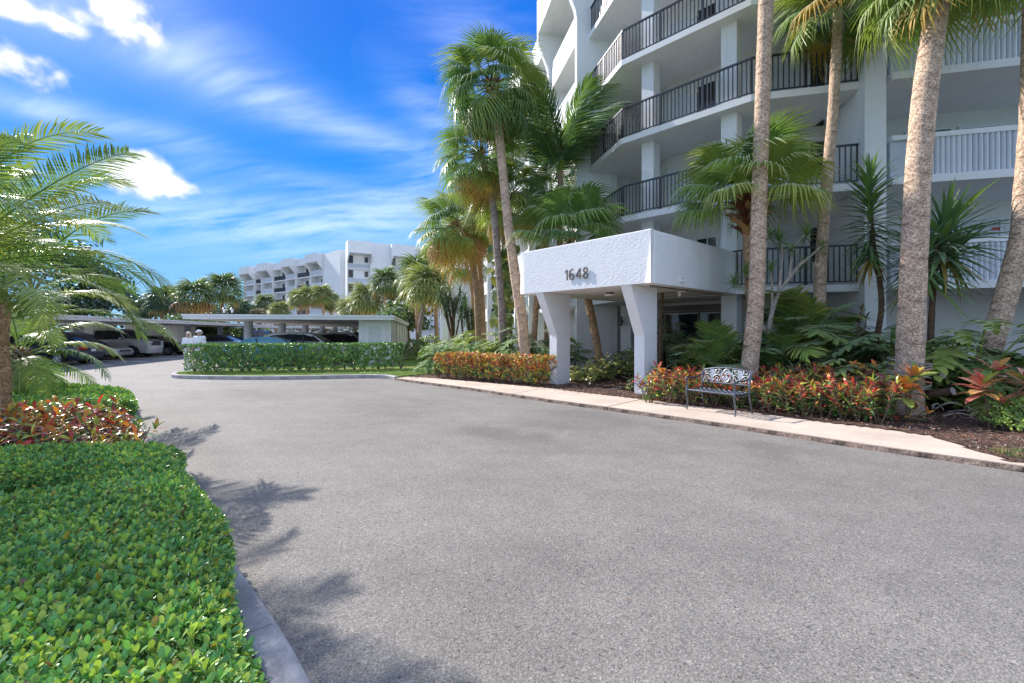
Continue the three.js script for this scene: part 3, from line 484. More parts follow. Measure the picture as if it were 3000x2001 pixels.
// ------------------------------------------------------------------ entrance canopy
{
  const o = thing('entrance_canopy', 'white stucco entrance canopy with flared columns and the number 1648', 'canopy', V(0, 0, 0));
  const LEN = 4.35, DEEP = 5.1, yb = 2.78, yt = 4.03, th = .2;
  const uq = (u, v, y) => { const q = uvP(u, v); return V(q[0], y, -q[1]); };
  const slabPoly = [uvP(-LEN + .03, .03), uvP(-.03, .03), uvP(.02, DEEP), uvP(-1.4, DEEP + .7), uvP(-LEN + .03, DEEP - .6)];
  mesh('soffit', gb(g => g.prism(slabPoly.map((q, n) => q), yb + .003, yb + .22)), M.paint, o);
  const wallFace = (name, a, b, inward, mat) => mesh(name, gb(g => {  // parapet with softened arris
    const N = 24, rows = []; const prof = [[0, yb], [0, yt - .03], [.01, yt - .01], [.03, yt], [th - .03, yt], [th, yt - .03], [th, yb + .222]];
    for (let s = 0; s <= N; s++) { const q = along(a, b, s / N); rows.push(prof.map(([k, y]) => g.v(q[0] + inward[0] * k, y, -(q[1] + inward[1] * k), s / N * dist2(a, b) + k, y))); }
    for (let s = 0; s < N; s++) for (let k = 0; k < prof.length - 1; k++) g.quad(rows[s][k], rows[s + 1][k], rows[s + 1][k + 1], rows[s][k + 1]);
    for (const r of [rows[0], rows[N]]) for (let k = 1; k < prof.length - 1; k++) g.tri(r[0], r[k], r[k + 1]);
  }), mat, o);
  const vdir = [.733, .68], udir = [.677, -.736];
  wallFace('parapet', uvP(-LEN, 0), uvP(0, 0), vdir, M.stucco);
  wallFace('parapet', uvP(-.003, .006), uvP(.12, DEEP + .15), [-udir[0], -udir[1]], M.paint);
  wallFace('parapet', uvP(-LEN + .003, .006), uvP(-LEN, DEEP - 1.2), udir, M.stucco);
  for (const u of [-.54, -3.45]) mesh('column', gb(g => {
    const w = .285, prof = [[.624, 0], [.624, 1.56], [.02, yb], [1.235, yb], [1.235, 0]];
    const A = prof.map(([v, y]) => uq(u, v, y)), B = prof.map(([v, y]) => uq(u - w, v, y)), tr = THREE.ShapeUtils.triangulateShape(prof.map(q => new THREE.Vector2(...q)), []);
    for (const [S, f] of [[A, 1], [B, 0]]) { const k = S.map((q, n) => g.v(q.x, q.y, q.z, prof[n][0], prof[n][1])); for (const t of tr) f ? g.tri(k[t[0]], k[t[1]], k[t[2]]) : g.tri(k[t[2]], k[t[1]], k[t[0]]); }
    for (let n = 0; n < prof.length; n++) { const m = (n + 1) % prof.length; g.face([B[n], A[n], A[m], B[m]], [[0, prof[n][1]], [w, prof[n][1]], [w, prof[m][1] + .001], [0, prof[m][1]]]); }
  }), M.stucco, o);
  // house number, bronze digits on pins
  const font = await new FontLoader().loadAsync('fonts/droid/droid_sans_regular.typeface.json');
  const digits = [['1', 1661], ['6', 1676.5], ['4', 1698], ['8', 1717.5]];
  for (const [ch, px] of digits) {
    const s = (3.2 - (px - 1500) / FOCAL * 10.5) / (.677 + .736 * (px - 1500) / FOCAL), geo = new TextGeometry(ch, { font, size: .255, depth: .02, curveSegments: 6, bevelEnabled: false }); geo.computeBoundingBox(); geo.translate(-(geo.boundingBox.max.x + geo.boundingBox.min.x) / 2, 0, 0); geo.scale(1.05, 1.12, 1);
    const m = mesh('house_number_digit', geo, M.bronze, o); m.userData.label = `bronze digit ${ch} of the house number`; m.position.copy(uq(-s, -.022, 3.04)); m.rotation.y = Math.atan2(.736, .677) * -1;
  }
  // soffit fittings
  const round = (u, v, r, h, name, mat) => { const q = uq(u, v, yb - h / 2); const m = mesh(name, new THREE.CylinderGeometry(r, r * .9, h, 24), mat, o); m.position.copy(q); return m; };
  round(-2.2, 1.5, .13, .03, 'ceiling_light_plate', M.bronze); round(-2.2, 1.5, .15, .055, 'ceiling_light_lens', M.lensWhite).position.y -= .045;
  round(-.62, 2.6, .05, .14, 'flood_lamp', M.lensWhite); round(-.5, 2.6, .08, .03, 'flood_lamp_base', M.white);
  mesh('conduit', gb(g => g.tube([uq(-.32, .5, yb - .012), uq(-.28, 5, yb - .012)], .012, 6)), M.bronze, o);
  mesh('conduit', gb(g => g.tube([uq(-1.4, 2.7, yb - .012), uq(-.28, 2.6, yb - .012)], .01, 6)), M.bronze, o);
  { const m = mesh('scupper', gb(g => { g.box(0, .05, .01, .19, .02, .06); g.box(0, -.05, .01, .19, .02, .06); g.box(-.085, 0, .011, .02, .1, .061); g.box(.085, 0, .011, .02, .1, .061); g.box(0, 0, -.005, .17, .08, .02); }), M.white, o); m.position.copy(uq(.03, 1.42, 2.96)); m.rotation.y = Math.atan2(-.68, .733) * -1; }
}
{ // round-cornered wall lamp on an inner column, and that column
  const c = mesh('entrance_column', gb(g => { g.box(4.85, 1.385, -19.2, .42, 2.765, .42, -.5); }), M.paint, main); c.name = 'column';
  mesh('wall_lamp', gb(g => { g.tube([V(4.5, 1.9, -18.85), V(4.5, 2.3, -18.85)], .075, 10); g.box(4.58, 2.1, -18.95, .1, .12, .12); }), M.bronze, main);
}
// ------------------------------------------------------------------ the apartment building far behind the carports
{
  const f = thing('apartment_building', 'far pale apartment building with flared fins rising behind the carports', 'building', V(0, 0, 0));
  const L0 = [-70.8, 120], L1 = [-40.2, 97], d = dirOf2(L0, L1), n = [d[1], -d[0]];
  const len = dist2(L0, L1);
  wing(f, L0, d, [n[0] * -1 < 0 ? n[0] : n[0], n[1]], [['A', 6.2], ['B', 3.6], ['A', 6.0], ['B', 6.4], ['A', 4.6], ['B', 6.0], ['A', 5.4]], { levels: 6, proud: 1.2, deep: 1.8, wall: M.paint, flip: true });
  block('wall', [[-40.0, 96.8], [-34.6, 91.5], [-32.2, 93.6], [-31, 110], [-44, 112]], 0, ROOF - .2, M.paint, f);
  block('wall', [L0, L1, [-36, 112], [-64, 132]].map(([x, dd]) => [x - n[0] * 2.2, dd - n[1] * 2.2]), 0, ROOF - .4, M.paint, f);
  const R0f = [-31.6, 87.0], R1f = [-15.2, 95.5], dr = dirOf2(R0f, R1f), nr = [dr[1], -dr[0]];
  wing(f, R0f, dr, nr, [['W', 4.6], ['blank', 3.6], ['W', 4.4], ['blank', 1.4], ['W', 4.8], ['blank', 4]], { levels: 6, proud: 1.7, deep: 1.4, wall: M.paint, flip: true, blankOut: 0, top: ROOF + .5 });
  block('wall', [[-32.1, 88.5], [-14.5, 97.7], [-19, 108], [-35, 100]], 0, ROOF - .2, M.paint, f);
}

// ------------------------------------------------------------------ leaves and fronds
const UP = V(0, 1, 0);
function strip(g, pts, widths, side, cols, fold = 0, nrm = UP) {   // a folded leaf blade along pts; side(n) is the across direction
  const rows = [];
  for (let n = 0; n < pts.length; n++) { const s = typeof side === 'function' ? side(n) : side, w = widths[n]; if (cols) g.col = cols[n]; if (w < 1e-5) { const k = g.v(pts[n].x, pts[n].y, pts[n].z, .5, n); rows.push([k, k, k]); continue; } const q = pts[n]; rows.push([g.v(q.x - s.x * w, q.y - s.y * w + nrm.y * fold * w, q.z - s.z * w, 0, n), g.v(q.x, q.y, q.z, .5, n), g.v(q.x + s.x * w, q.y + s.y * w + nrm.y * fold * w, q.z + s.z * w, 1, n)]); }
  for (let n = 0; n < rows.length - 1; n++) for (const k of [0, 1]) { const [a, b, c, d] = [rows[n][k], rows[n][k + 1], rows[n + 1][k + 1], rows[n + 1][k]]; if (c === d) g.tri(a, b, c); else if (a === b) g.tri(a, c, d); else g.quad(a, b, c, d); }
}
// fan frond: stalk along +Z, then a pleated fan with free drooping tips
function fanFrond(o) {
  const r = RNG(o.seed), g = new GB(); const n = o.n ?? 36, R = o.R ?? .85, stalk = o.stalk ?? .9, A = o.spread ?? 2.3, droop = o.droop ?? .3, join = o.join ?? .5, tipDroop = o.tip ?? .35;
  g.col = o.stalkCol ?? [1.15, 1.1, .7];
  const sp = []; for (let k = 0; k <= 5; k++) { const t = k / 5; sp.push(V(0, -.12 * stalk * t * t, stalk * t)); }
  g.tube(sp, t => lerp(.022, .011, t), 5, false);
  const hub = sp[5], arch = (z, rr) => -droop * rr * rr;
  for (let k = 0; k < n; k++) {
    const a = lerp(-A, A, (k + .5) / n) + r.r(-.02, .02), da = A / n, len = R * (.66 + .34 * Math.cos(a * .62)) * r.r(.93, 1.05), dir = V(Math.sin(a), 0, Math.cos(a)), cross = V(Math.cos(a), 0, -Math.sin(a));
    const lift = .16 * Math.abs(Math.sin(a)), td = tipDroop * r.r(.6, 1.5), sway = r.r(-.08, .08);
    const pts = [], ws = [], cols = [], tint = r.r(.85, 1.12);
    for (const t of [.04, join * .55, join, lerp(join, 1, .45), 1]) { const q = t * len, past = Math.max(0, t - join) / (1 - join); pts.push(V(hub.x + dir.x * q + cross.x * sway * past * past * R, hub.y + lift * q - droop * (q / R) ** 2 * R * (.35 + .65 * Math.max(0, Math.cos(a))) - td * past * past * R, hub.z + dir.z * q * (1 - .10 * past))); const w = Math.tan(da) * q * 1.02; ws.push(t <= join + .01 ? w : t < .99 ? Math.tan(da) * join * len * .72 : 0); const y = (o.tipYellow ?? .5) * past; cols.push([tint * (1 + 1.6 * y), tint * (1 + .8 * y), tint * (1 + .1 * y)]); }
    strip(g, pts, ws, cross, cols, -(o.pleat ?? .55));
  }
  const geo = g.geo(); return geo;
}
// feather frond: arching rib along +Z with leaflets on both sides
function featherFrond(o) {
  const r = RNG(o.seed), g = new GB(), L = o.L ?? 2.2, pairs = o.pairs ?? 50, lf = o.leaf ?? .34, w = o.w ?? .011, arch = o.arch ?? .9, rise = o.rise ?? .25, from = o.from ?? .14;
  const rib = t => V((o.bend ?? 0) * t * t * L, rise * L * t - arch * L * t * t * .55, L * t * (1 - .18 * arch * t * t));
  g.col = o.ribCol ?? [1.5, 1.35, .7]; const rp = []; for (let k = 0; k <= 12; k++) rp.push(rib(k / 12)); g.tube(rp, t => lerp(o.rib ?? .013, .003, t), 4, false);
  for (let k = 0; k < pairs; k++) for (const s of [-1, 1]) {
    const t = lerp(from, .995, (k + r.r(-.2, .2)) / (pairs - 1)), c = clamp(t, 0, 1), p = rib(c), d = rib(Math.min(1, c + .01)).sub(rib(c - .01)).normalize(), prof = Math.sin(Math.PI * clamp(lerp(.16, .93, (c - from) / (1 - from)), 0, 1)) ** .6, len = lf * prof * r.r(.85, 1.1);
    const sweep = lerp(.35, 1.1, (c - from) / (1 - from)) + r.r(-.12, .12), side = new THREE.Vector3().crossVectors(d, UP).normalize().multiplyScalar(s), nor = new THREE.Vector3().crossVectors(side, d).multiplyScalar(s).normalize();
    const dir = side.clone().addScaledVector(d, sweep).addScaledVector(nor, (o.vee ?? .35) + r.r(-.15, .15)).normalize(), dr = (o.droop ?? .5) * r.r(.6, 1.5), pts = [], cols = [], tint = r.r(.8, 1.2), tip = r() < (o.brown ?? .1) ? 1 : 0;
    for (const q of [0, .4, .75, 1]) { pts.push(p.clone().addScaledVector(dir, len * q).add(V(0, -dr * len * q * q, 0))); cols.push([tint * (1 + tip * q * 1.6), tint * (1 + tip * q * .5), tint]); }
    const cross = new THREE.Vector3().crossVectors(dir, nor).normalize(); strip(g, pts, [w * .6, w, w * .75, 0], cross, cols, o.fold ?? -.3);
  }
  return g.geo();
}
// strap leaf along +Z
function strapLeaf(o) { const g = new GB(), n = o.rows ?? 5, pts = [], ws = [], cols = []; for (let k = 0; k <= n; k++) { const t = k / n; pts.push(V(0, (o.rise ?? 0) * t * o.L - (o.droop ?? .3) * o.L * t * t, o.L * t * (1 - .15 * (o.droop ?? .3) * t))); ws.push(k === n ? 0 : o.w * (o.prof ? o.prof(t) : (.65 + .35 * Math.sin(Math.PI * Math.min(1, t * 1.3))) * Math.sqrt(1 - t * .9))); const e = o.edge ? lerp(1, o.edge, t) : 1; cols.push([e, e, e]); } strip(g, pts, ws, V(1, 0, 0), cols, o.fold ?? .45); return g.geo(); }
// rounded leaf (obovate or heart) along +Z
function broadLeaf(o) { const g = new GB(), pts = [], ws = []; for (const [t, w] of o.prof ?? [[0, .12], [.2, .5], [.45, .9], [.68, 1], [.86, .75], [.96, .36], [1, 0]]) { pts.push(V(0, -(o.droop ?? .15) * o.L * t * t, o.L * t)); ws.push(w * o.w); } strip(g, pts, ws, V(1, 0, 0), o.cols ?? null, o.fold ?? .25); return g.geo(); }
// deeply cut leaf: a midrib with finger lobes on both sides, on a stalk
function lobedLeaf(o) {
  const r = RNG(o.seed), g = new GB(), S = o.S, stalk = o.stalk, sp = []; g.col = [1.3, 1.15, .9];
  for (let k = 0; k <= 5; k++) { const t = k / 5; sp.push(o.tall ? V(0, stalk * (.95 * t - .2 * t * t), stalk * .32 * t * t) : V(0, stalk * .8 * t - stalk * .25 * t * t, stalk * .62 * t * t)); } g.tube(sp, t => lerp(.014, .009, t), 5, false);
  const h = sp[5], rib = t => V(h.x, h.y + S * (.12 * t - .42 * t * t), h.z + S * (.9 * t - .12));
  const lobes = o.lobes ?? 8; const bodyP = [], bodyW = [], cc = []; for (const [t, w] of [[0, .2], [.25, .2], [.6, .13], [.88, .07], [1.05, 0]]) { bodyP.push(rib(t)); bodyW.push(w * S); cc.push([1, 1, 1]); } strip(g, bodyP, bodyW, V(1, 0, 0), cc, .12);
  for (let k = 0; k < lobes; k++) for (const s of [-1, 1]) { const t = lerp(-.06, .9, k / (lobes - 1)), a = lerp(2.05, .55, k / (lobes - 1)) + r.r(-.08, .08), len = S * lerp(.46, .3, k / (lobes - 1)) * r.r(.85, 1.12), b = rib(Math.max(0, t)), d = V(Math.sin(a) * s, .12, Math.cos(a)).normalize(), tint = r.r(.88, 1.12), pts = [], cols = []; for (const q of [.12, .45, .78, 1]) { pts.push(b.clone().addScaledVector(d, len * q).add(V(0, -.32 * len * q * q + .03 * S * Math.sin(k * 2.2 + s), .1 * len * q * q))); cols.push([tint, tint, tint]); } const w = S * .062; strip(g, pts, [w, w * 1.15, w * .85, 0], V(d.z, 0, -d.x), cols, .2); }
  return g.geo();
}
// ------------------------------------------------------------------ whole plants
function trunkGeo(pts, r0, r1, seed, o = {}) {
  const span = pts.reduce((s, q, n) => n ? s + q.distanceTo(pts[n - 1]) : 0, 0), c = curve(pts, o.n ?? clamp(Math.round(span / .045), 12, 260)), r = RNG(seed), ph = r.r(0, 9); return gb(g => g.tube(c, (t, a, n) => { const base = lerp(r0, r1, Math.pow(t, .8)) * (1 + (o.flare ?? .25) * Math.exp(-t * 16)); const run = t * span / .095 + .35 * n3(t * 30, Math.cos(a) * 1.5, Math.sin(a) * 1.5 + ph), scar = run - Math.floor(run); return base * (1 + (o.scar ?? .03) * (scar - .5) + .06 * n3(t * 14, Math.cos(a) + ph, Math.sin(a)) + .035 * n3(t * 60 + ph, Math.cos(a) * 2, Math.sin(a) * 2)); }, 18));
}
const FAN = [0, 1, 2, 3].map(k => fanFrond({ seed: 100 + k, n: 34, R: 1.0, stalk: 1.0, droop: .28 + .09 * k, tip: .3 + .12 * k, tipYellow: .35, join: .42 }));
const FANWIDE = [0, 1, 2].map(k => fanFrond({ seed: 120 + k, n: 42, R: 1.0, stalk: 1.05, droop: .05 + .06 * k, tip: .55, tipYellow: .45, join: .6, pleat: .45, spread: 2.1, stalkCol: [1.6, 1.5, .8] }));
const FANSMALL = [0, 1].map(k => fanFrond({ seed: 140 + k, n: 16, R: 1, stalk: .9, droop: .3, tip: .45, join: .35, tipYellow: .4 }));
function crown(parent, c, size, o) {                           // fronds round a growing point c
  const r = RNG(o.seed), n = o.n ?? 34, lean = o.lean ?? V(0, 0, 0);
  for (let k = 0; k < n; k++) {
    const t = (k + .5) / n, az = k * 2.39996 + r.r(-.25, .25), el = lerp(o.hi ?? 1.35, o.lo ?? -.75, Math.pow(t, o.pow ?? .8)) + r.r(-.12, .12), dir = V(Math.cos(az) * Math.cos(el), Math.sin(el), Math.sin(az) * Math.cos(el)).add(lean).normalize();
    let up = V(0, 1, 0); if (Math.abs(dir.y) > .9) up = V(-Math.cos(az), 0, -Math.sin(az));
    const old = t > (o.old ?? .9), mat = old ? (r() < (o.dead ?? .5) ? M.palmDead : M.palmYellow) : r.pick(o.mats ?? [M.palmGreen, M.palmDark, M.palmGreen, M.palmLight]);
    const s = size * (o.vary ? r.r(.8, 1.12) : r.r(.92, 1.08)) * (t < .12 ? .8 : 1), m = mesh('frond', r.pick(o.geos ?? FAN), mat, parent);
    put(m, pose(c.clone().addScaledVector(dir, .06 * size).add(V(0, -.28 * size * t, 0)), dir.clone().applyAxisAngle(V(0, 1, 0), r.r(-.1, .1)), up.applyAxisAngle(dir, r.r(-.35, .35)), s));
  }
}
function boots(parent, pts, r, n, seed, len = .3) { const rnd = RNG(seed), geo = strapLeaf({ L: 1, w: .22, droop: .25, fold: .3, rows: 3 }); for (let k = 0; k < n; k++) { const t = k / n, p = pts[0].clone().lerp(pts[1], t), az = k * 2.4, d = V(Math.cos(az), rnd.r(.5, 1.6), Math.sin(az)).normalize(); const m = mesh('leaf_base', geo, rnd() < .5 ? M.boot : M.palmDead, parent); put(m, pose(p.addScaledVector(V(Math.cos(az), 0, Math.sin(az)), r * .85), d, V(-Math.cos(az), .2, -Math.sin(az)), len * rnd.r(.7, 1.2))); } }
function palm(name, label, pts, r0, r1, size, o, bark = M.bark, group) {
  const base = pts[0].clone(), t = thing(name, label, 'palm tree', base, group), rel = pts.map(q => q.clone().sub(base)); rel[0].y -= .25;
  mesh('trunk', trunkGeo(rel, r0, r1, o.seed, o.trunk), bark, t);
  const top = rel[rel.length - 1]; if (o.boots) boots(t, [top.clone().add(V(0, -o.boots, 0)), top.clone()], r1 * 1.1, o.bootN ?? 26, o.seed + 7, o.bootLen ?? .34);
  crown(t, top, size, o); return t;
}
function rosette(parent, c, axis, n, geos, mats, s, o = {}) { // strap leaves round an axis
  const r = RNG(o.seed ?? 1); const X = Math.abs(axis.y) > .9 ? V(1, 0, 0) : UP, x = new THREE.Vector3().crossVectors(axis, X).normalize(), y = new THREE.Vector3().crossVectors(axis, x);
  for (let k = 0; k < n; k++) { const t = (k + .5) / n, az = k * 2.39996 + r.r(-.3, .3), el = lerp(o.hi ?? 1.4, o.lo ?? -.3, t) + r.r(-.12, .12), rad = x.clone().multiplyScalar(Math.cos(az)).addScaledVector(y, Math.sin(az)), dir = rad.clone().multiplyScalar(Math.cos(el)).addScaledVector(axis, Math.sin(el)).normalize(), m = mesh(o.name ?? 'leaf', r.pick(geos), t > (o.old ?? 2) ? M.palmYellow : r.pick(mats), parent); put(m, pose(c.clone().addScaledVector(axis, -(o.len ?? 0) * t), dir, axis.clone().addScaledVector(dir, -axis.dot(dir) + .001).add(V(0, .05, 0)), s * r.r(.8, 1.15) * (t < .12 ? .75 : 1))); }
}

// ------------------------------------------------------------------ tall cabbage palms left of the canopy
const ground0 = (px, d, y = BED) => P((px - 1500) / FOCAL * d, d, y);
const greens = [M.palmGreen, M.palmDark, M.palmGreen, M.palmLight], warm = [M.palmGreen, M.palmLight, M.palmLight, M.palmYellow], deep = [M.palmDark, M.palmGreen, M.palmDark];
palm('cabbage_palm', 'tallest fan palm left of the canopy, thick grey trunk leaning left', [ground0(1540, 15.6), at(1532, 960, 15.6), at(1508, 800, 15.6), at(1487, 638, 15.6), at(1466, 430, 15.7), at(1443, 238, 15.8)], .205, .135, 1.02, { seed: 11, n: 50, old: .97, lo: -.85, mats: greens, boots: .5 }, M.bark);
palm('cabbage_palm', 'slim dark trunked fan palm just left of the tallest palm', [ground0(1476, 17.2), at(1473, 1000, 17.2), at(1470, 900, 17.2), at(1459, 766, 17.3), at(1444, 600, 17.4), at(1422, 500, 17.5), at(1404, 445, 17.5)], .165, .12, 1.02, { seed: 12, n: 38, old: .9, lo: -.95, mats: greens, boots: .45 }, M.barkGrey);
palm('cabbage_palm', 'yellowing fan palm with curved tan trunk, leftmost beside the main building', [ground0(1406, 23), at(1402, 960, 23), at(1394, 830, 23), at(1374, 737, 23), at(1337, 652, 23)], .19, .15, 1.22, { seed: 13, n: 36, old: .72, dead: .25, lo: -.9, mats: [M.palmGreen, M.palmDark, M.palmLight], boots: .4 }, M.barkTan);
palm('cabbage_palm', 'yellow green fan palm with thin orange trunk behind the curved tan one', [ground0(1418, 25), at(1415, 940, 25), at(1405, 780, 25), at(1388, 680, 25), at(1392, 628, 25)], .16, .12, 1.2, { seed: 14, n: 34, old: .7, dead: .15, lo: -.9, mats: warm, boots: .5 }, M.barkTan);
palm('cabbage_palm', 'low fan palm with thin trunk between the far wing and curved trunks', [ground0(1388, 31), at(1386, 946, 31), at(1380, 820, 31), at(1362, 765, 31)], .15, .11, .95, { seed: 15, n: 26, old: .86, mats: greens }, M.barkTan);
palm('cabbage_palm', 'fan palm with vine wrapped trunk behind the tallest palm', [ground0(1492, 18.8), at(1490, 950, 18.8), at(1481, 780, 18.8), at(1479, 660, 18.9), at(1500, 570, 19)], .16, .11, 1.02, { seed: 16, n: 34, old: .84, dead: .2, lo: -.9, mats: [M.palmGreen, M.palmDark, M.palmLight], boots: .3 }, M.barkGrey);
// ------------------------------------------------------------------ palms in front of the balconies
palm('cabbage_palm', 'tall bare grey palm trunk right behind the bench', [ground0(2190, 10.7), at(2198, 1060, 10.7), at(2214, 893, 10.7), at(2227, 510, 10.7), at(2244, 0, 10.7), at(2262, -420, 10.7)], .2, .155, 1.1, { seed: 21, n: 34, mats: greens, n_: 0 }, M.bark);
palm('cabbage_palm', 'slim fan palm trunk crossing the railed balconies, crown at picture top', [ground0(2396, 12.0), at(2399, 960, 12), at(2406, 760, 12), at(2425, 510, 12), at(2441, 320, 12), at(2452, 120, 12), at(2458, 0, 12)], .155, .115, .84, { seed: 22, n: 40, old: 1.1, lo: -.6, mats: [M.palmGreen, M.palmLight, M.palmLight, M.palmGreen, M.palmYellow], boots: .3 }, M.bark);
palm('cabbage_palm', 'thickest palm trunk wrapped in cut vine, beside orange crotons', [ground0(2658, 8.7), at(2664, 1090, 8.7), at(2672, 880, 8.7), at(2690, 520, 8.7), at(2712, 260, 8.7), at(2745, 30, 8.7), at(2768, -130, 8.7)], .235, .175, .8, { seed: 23, n: 44, old: .97, dead: .2, lo: -.7, mats: [M.palmLight, M.palmGreen, M.palmGreen], boots: .45 }, M.bark);
palm('cabbage_palm', 'leaning palm trunk cut by the right picture edge', [ground0(2878, 9.6), at(2893, 1060, 9.6), at(2938, 900, 9.5), at(2990, 700, 9.4), at(3010, 480, 9.4), at(3022, 300, 9.4), at(3030, 0, 9.4), at(3040, -300, 9.4)], .2, .165, 1.1, { seed: 24, n: 30, mats: greens }, M.bark);
// ------------------------------------------------------------------ broad fan palms
palm('fan_palm', 'broad glossy fan palm with ragged brown leaf bases behind the bench trunk', [ground0(2222, 11.9), at(2216, 1000, 11.9), at(2200, 833, 11.9), at(2194, 700, 11.9), at(2194, 575, 11.9)], .14, .15, 1.0, { seed: 31, n: 26, hi: 1.4, lo: .12, old: 1.1, geos: FANWIDE, mats: [M.palmGreen, M.palmLight, M.palmGreen], boots: 1.05, bootN: 90, bootLen: .55 }, M.barkTan);
palm('fan_palm', 'broad fan palm spreading above the canopy parapet', [ground0(1762, 15.8), at(1752, 1030, 15.8), at(1722, 880, 15.8), at(1690, 790, 15.8), at(1668, 690, 15.8)], .15, .12, 1.05, { seed: 32, n: 20, hi: 1.4, lo: .08, old: 1.1, geos: FANWIDE, mats: [M.palmGreen, M.palmDark, M.palmGreen], boots: .4 }, M.barkTan);
palm('fan_palm', 'smaller broad fan palm at the left end of the canopy', [ground0(1560, 17.6), at(1570, 900, 17.6), at(1592, 700, 17.6), at(1598, 640, 17.6)], .12, .1, .8, { seed: 33, n: 12, hi: 1.4, lo: .1, old: 1.1, geos: FANWIDE, mats: [M.palmGreen, M.palmDark] }, M.barkTan);
// ------------------------------------------------------------------ feather palm against the big pier
{
  const F = [0, 1, 2].map(k => featherFrond({ seed: 60 + k, L: 3.9, pairs: 66, leaf: .8, w: .024, arch: .85 + .15 * k, rise: .12, droop: 1.2, vee: .1, bend: .05 * (k - 1), rib: .022, ribCol: [3.2, 2.4, .8] }));
  palm('feather_palm', 'dark feather palm with long hanging fronds before the tall white pier', [ground0(1640, 18.3), at(1640, 800, 18.3), at(1640, 640, 18.3), at(1641, 500, 18.3)], .13, .1, 1, { seed: 41, n: 15, hi: 1.5, lo: 1.0, pow: 1, old: 1.1, geos: F, mats: [M.palmDark, M.palmGreen, M.palmDark] }, M.barkTan);
  const t2 = palm('feather_palm', 'second stem of the dark feather palm, set slightly behind', [ground0(1600, 19.0), at(1605, 700, 19), at(1615, 560, 19)], .1, .08, .9, { seed: 42, n: 6, hi: 1.45, lo: 1.05, pow: 1, old: 1.1, geos: F, mats: [M.palmDark, M.palmGreen] }, M.barkTan);
}
// ------------------------------------------------------------------ young date palms on the near island
{
  const F = [0, 1, 2, 3].map(k => featherFrond({ seed: 70 + k, L: 2.55, pairs: 74, leaf: .42, w: .0085, arch: .8 + .16 * k, rise: .45, droop: .3, vee: .25, bend: .07 * (k - 1.5), rib: .016, brown: .06, ribCol: [1.3, 1.15, .6] }));
  const F2 = [0, 1].map(k => featherFrond({ seed: 80 + k, L: 1.5, pairs: 52, leaf: .27, w: .008, arch: 1.2, rise: .4, droop: .5, vee: .2, rib: .012, brown: .12 }));
  const mats = [M.palmLight, M.palmGreen, M.palmLime, M.palmGreen];
  palm('date_palm', 'young feathery date palm, the large crown at the left edge', [ground0(-150, 5.3), at(-150, 1080, 5.25), at(-155, 870, 5.2), at(-150, 735, 5.1)], .11, .13, .98, { seed: 51, n: 34, hi: 1.42, lo: -.25, pow: .85, old: 1.1, geos: F, mats, vary: true, lean: V(.12, 0, .05) }, M.wood);
  palm('date_palm', 'small date palm with white scarred trunk on the near island', [ground0(54, 9.2), at(53, 1160, 9.2), at(56, 1095, 9.2), at(60, 1020, 9.2)], .1, .12, 1.2, { seed: 52, n: 26, hi: 1.2, lo: -.9, pow: .9, old: 1.1, geos: F2, mats: [M.palmGreen, M.palmLight, M.palmGreen] , boots: .5, bootN: 60, bootLen: .16 }, M.barkPale);
  palm('date_palm', 'date palm leaning right with low arching fronds over the island crotons', [ground0(10, 7.4), at(12, 1120, 7.4), at(4, 1000, 7.4), at(10, 880, 7.4)], .085, .095, 1.1, { seed: 53, n: 20, hi: 1.3, lo: -.1, pow: .9, old: 1.1, geos: F, mats, vary: true }, M.barkTan);
}

// ------------------------------------------------------------------ hedges and shrubs
const polyInside = (poly, x, d) => { let c = false; for (let i = 0, j = poly.length - 1; i < poly.length; j = i++) if ((poly[i][1] > d) !== (poly[j][1] > d) && x < (poly[j][0] - poly[i][0]) * (d - poly[i][1]) / (poly[j][1] - poly[i][1]) + poly[i][0]) c = !c; return c; };
const polyDist = (poly, x, d) => { let m = 1e9; for (let i = 0, j = poly.length - 1; i < poly.length; j = i++) { const [ax, ad] = poly[j], [bx, bd] = poly[i], vx = bx - ax, vd = bd - ad, t = clamp(((x - ax) * vx + (d - ad) * vd) / (vx * vx + vd * vd), 0, 1); m = Math.min(m, Math.hypot(x - ax - vx * t, d - ad - vd * t)); } return m; };
const OVAL = [broadLeaf({ L: 1, w: .21, fold: .38, droop: .18 }), broadLeaf({ L: 1, w: .22, fold: .32, droop: .1, prof: [[0, .1], [.2, .42], [.45, .85], [.7, 1], [.88, .74], [.97, .35], [1, 0]] })];
function shoot(list, r, p, axis, n, size, col, lo = .25, hi = 1.25) { // a tuft of leaves round an axis
  const X = Math.abs(axis.y) > .9 ? V(1, 0, 0) : UP, x = new THREE.Vector3().crossVectors(axis, X).normalize(), y = new THREE.Vector3().crossVectors(axis, x), ph = r.r(0, 6.3);
  for (let k = 0; k < n; k++) { const az = ph + k * 2.39996, el = lerp(lo, hi, 1 - (k + r() * .6) / n), rad = x.clone().multiplyScalar(Math.cos(az)).addScaledVector(y, Math.sin(az)), dir = rad.clone().multiplyScalar(Math.cos(el)).addScaledVector(axis, Math.sin(el)), s = size * r.r(.6, 1.2); list.push({ m: pose(p.clone().addScaledVector(axis, -.5 * size * k / n), dir, axis.clone().addScaledVector(rad, .3 * r.r(-1, 1)), s), c: col(k / n, p), p, s }); }
}
const mix3 = (a, b, t, k = 1) => rgb(lerp(a[0], b[0], t) * k, lerp(a[1], b[1], t) * k, lerp(a[2], b[2], t) * k);
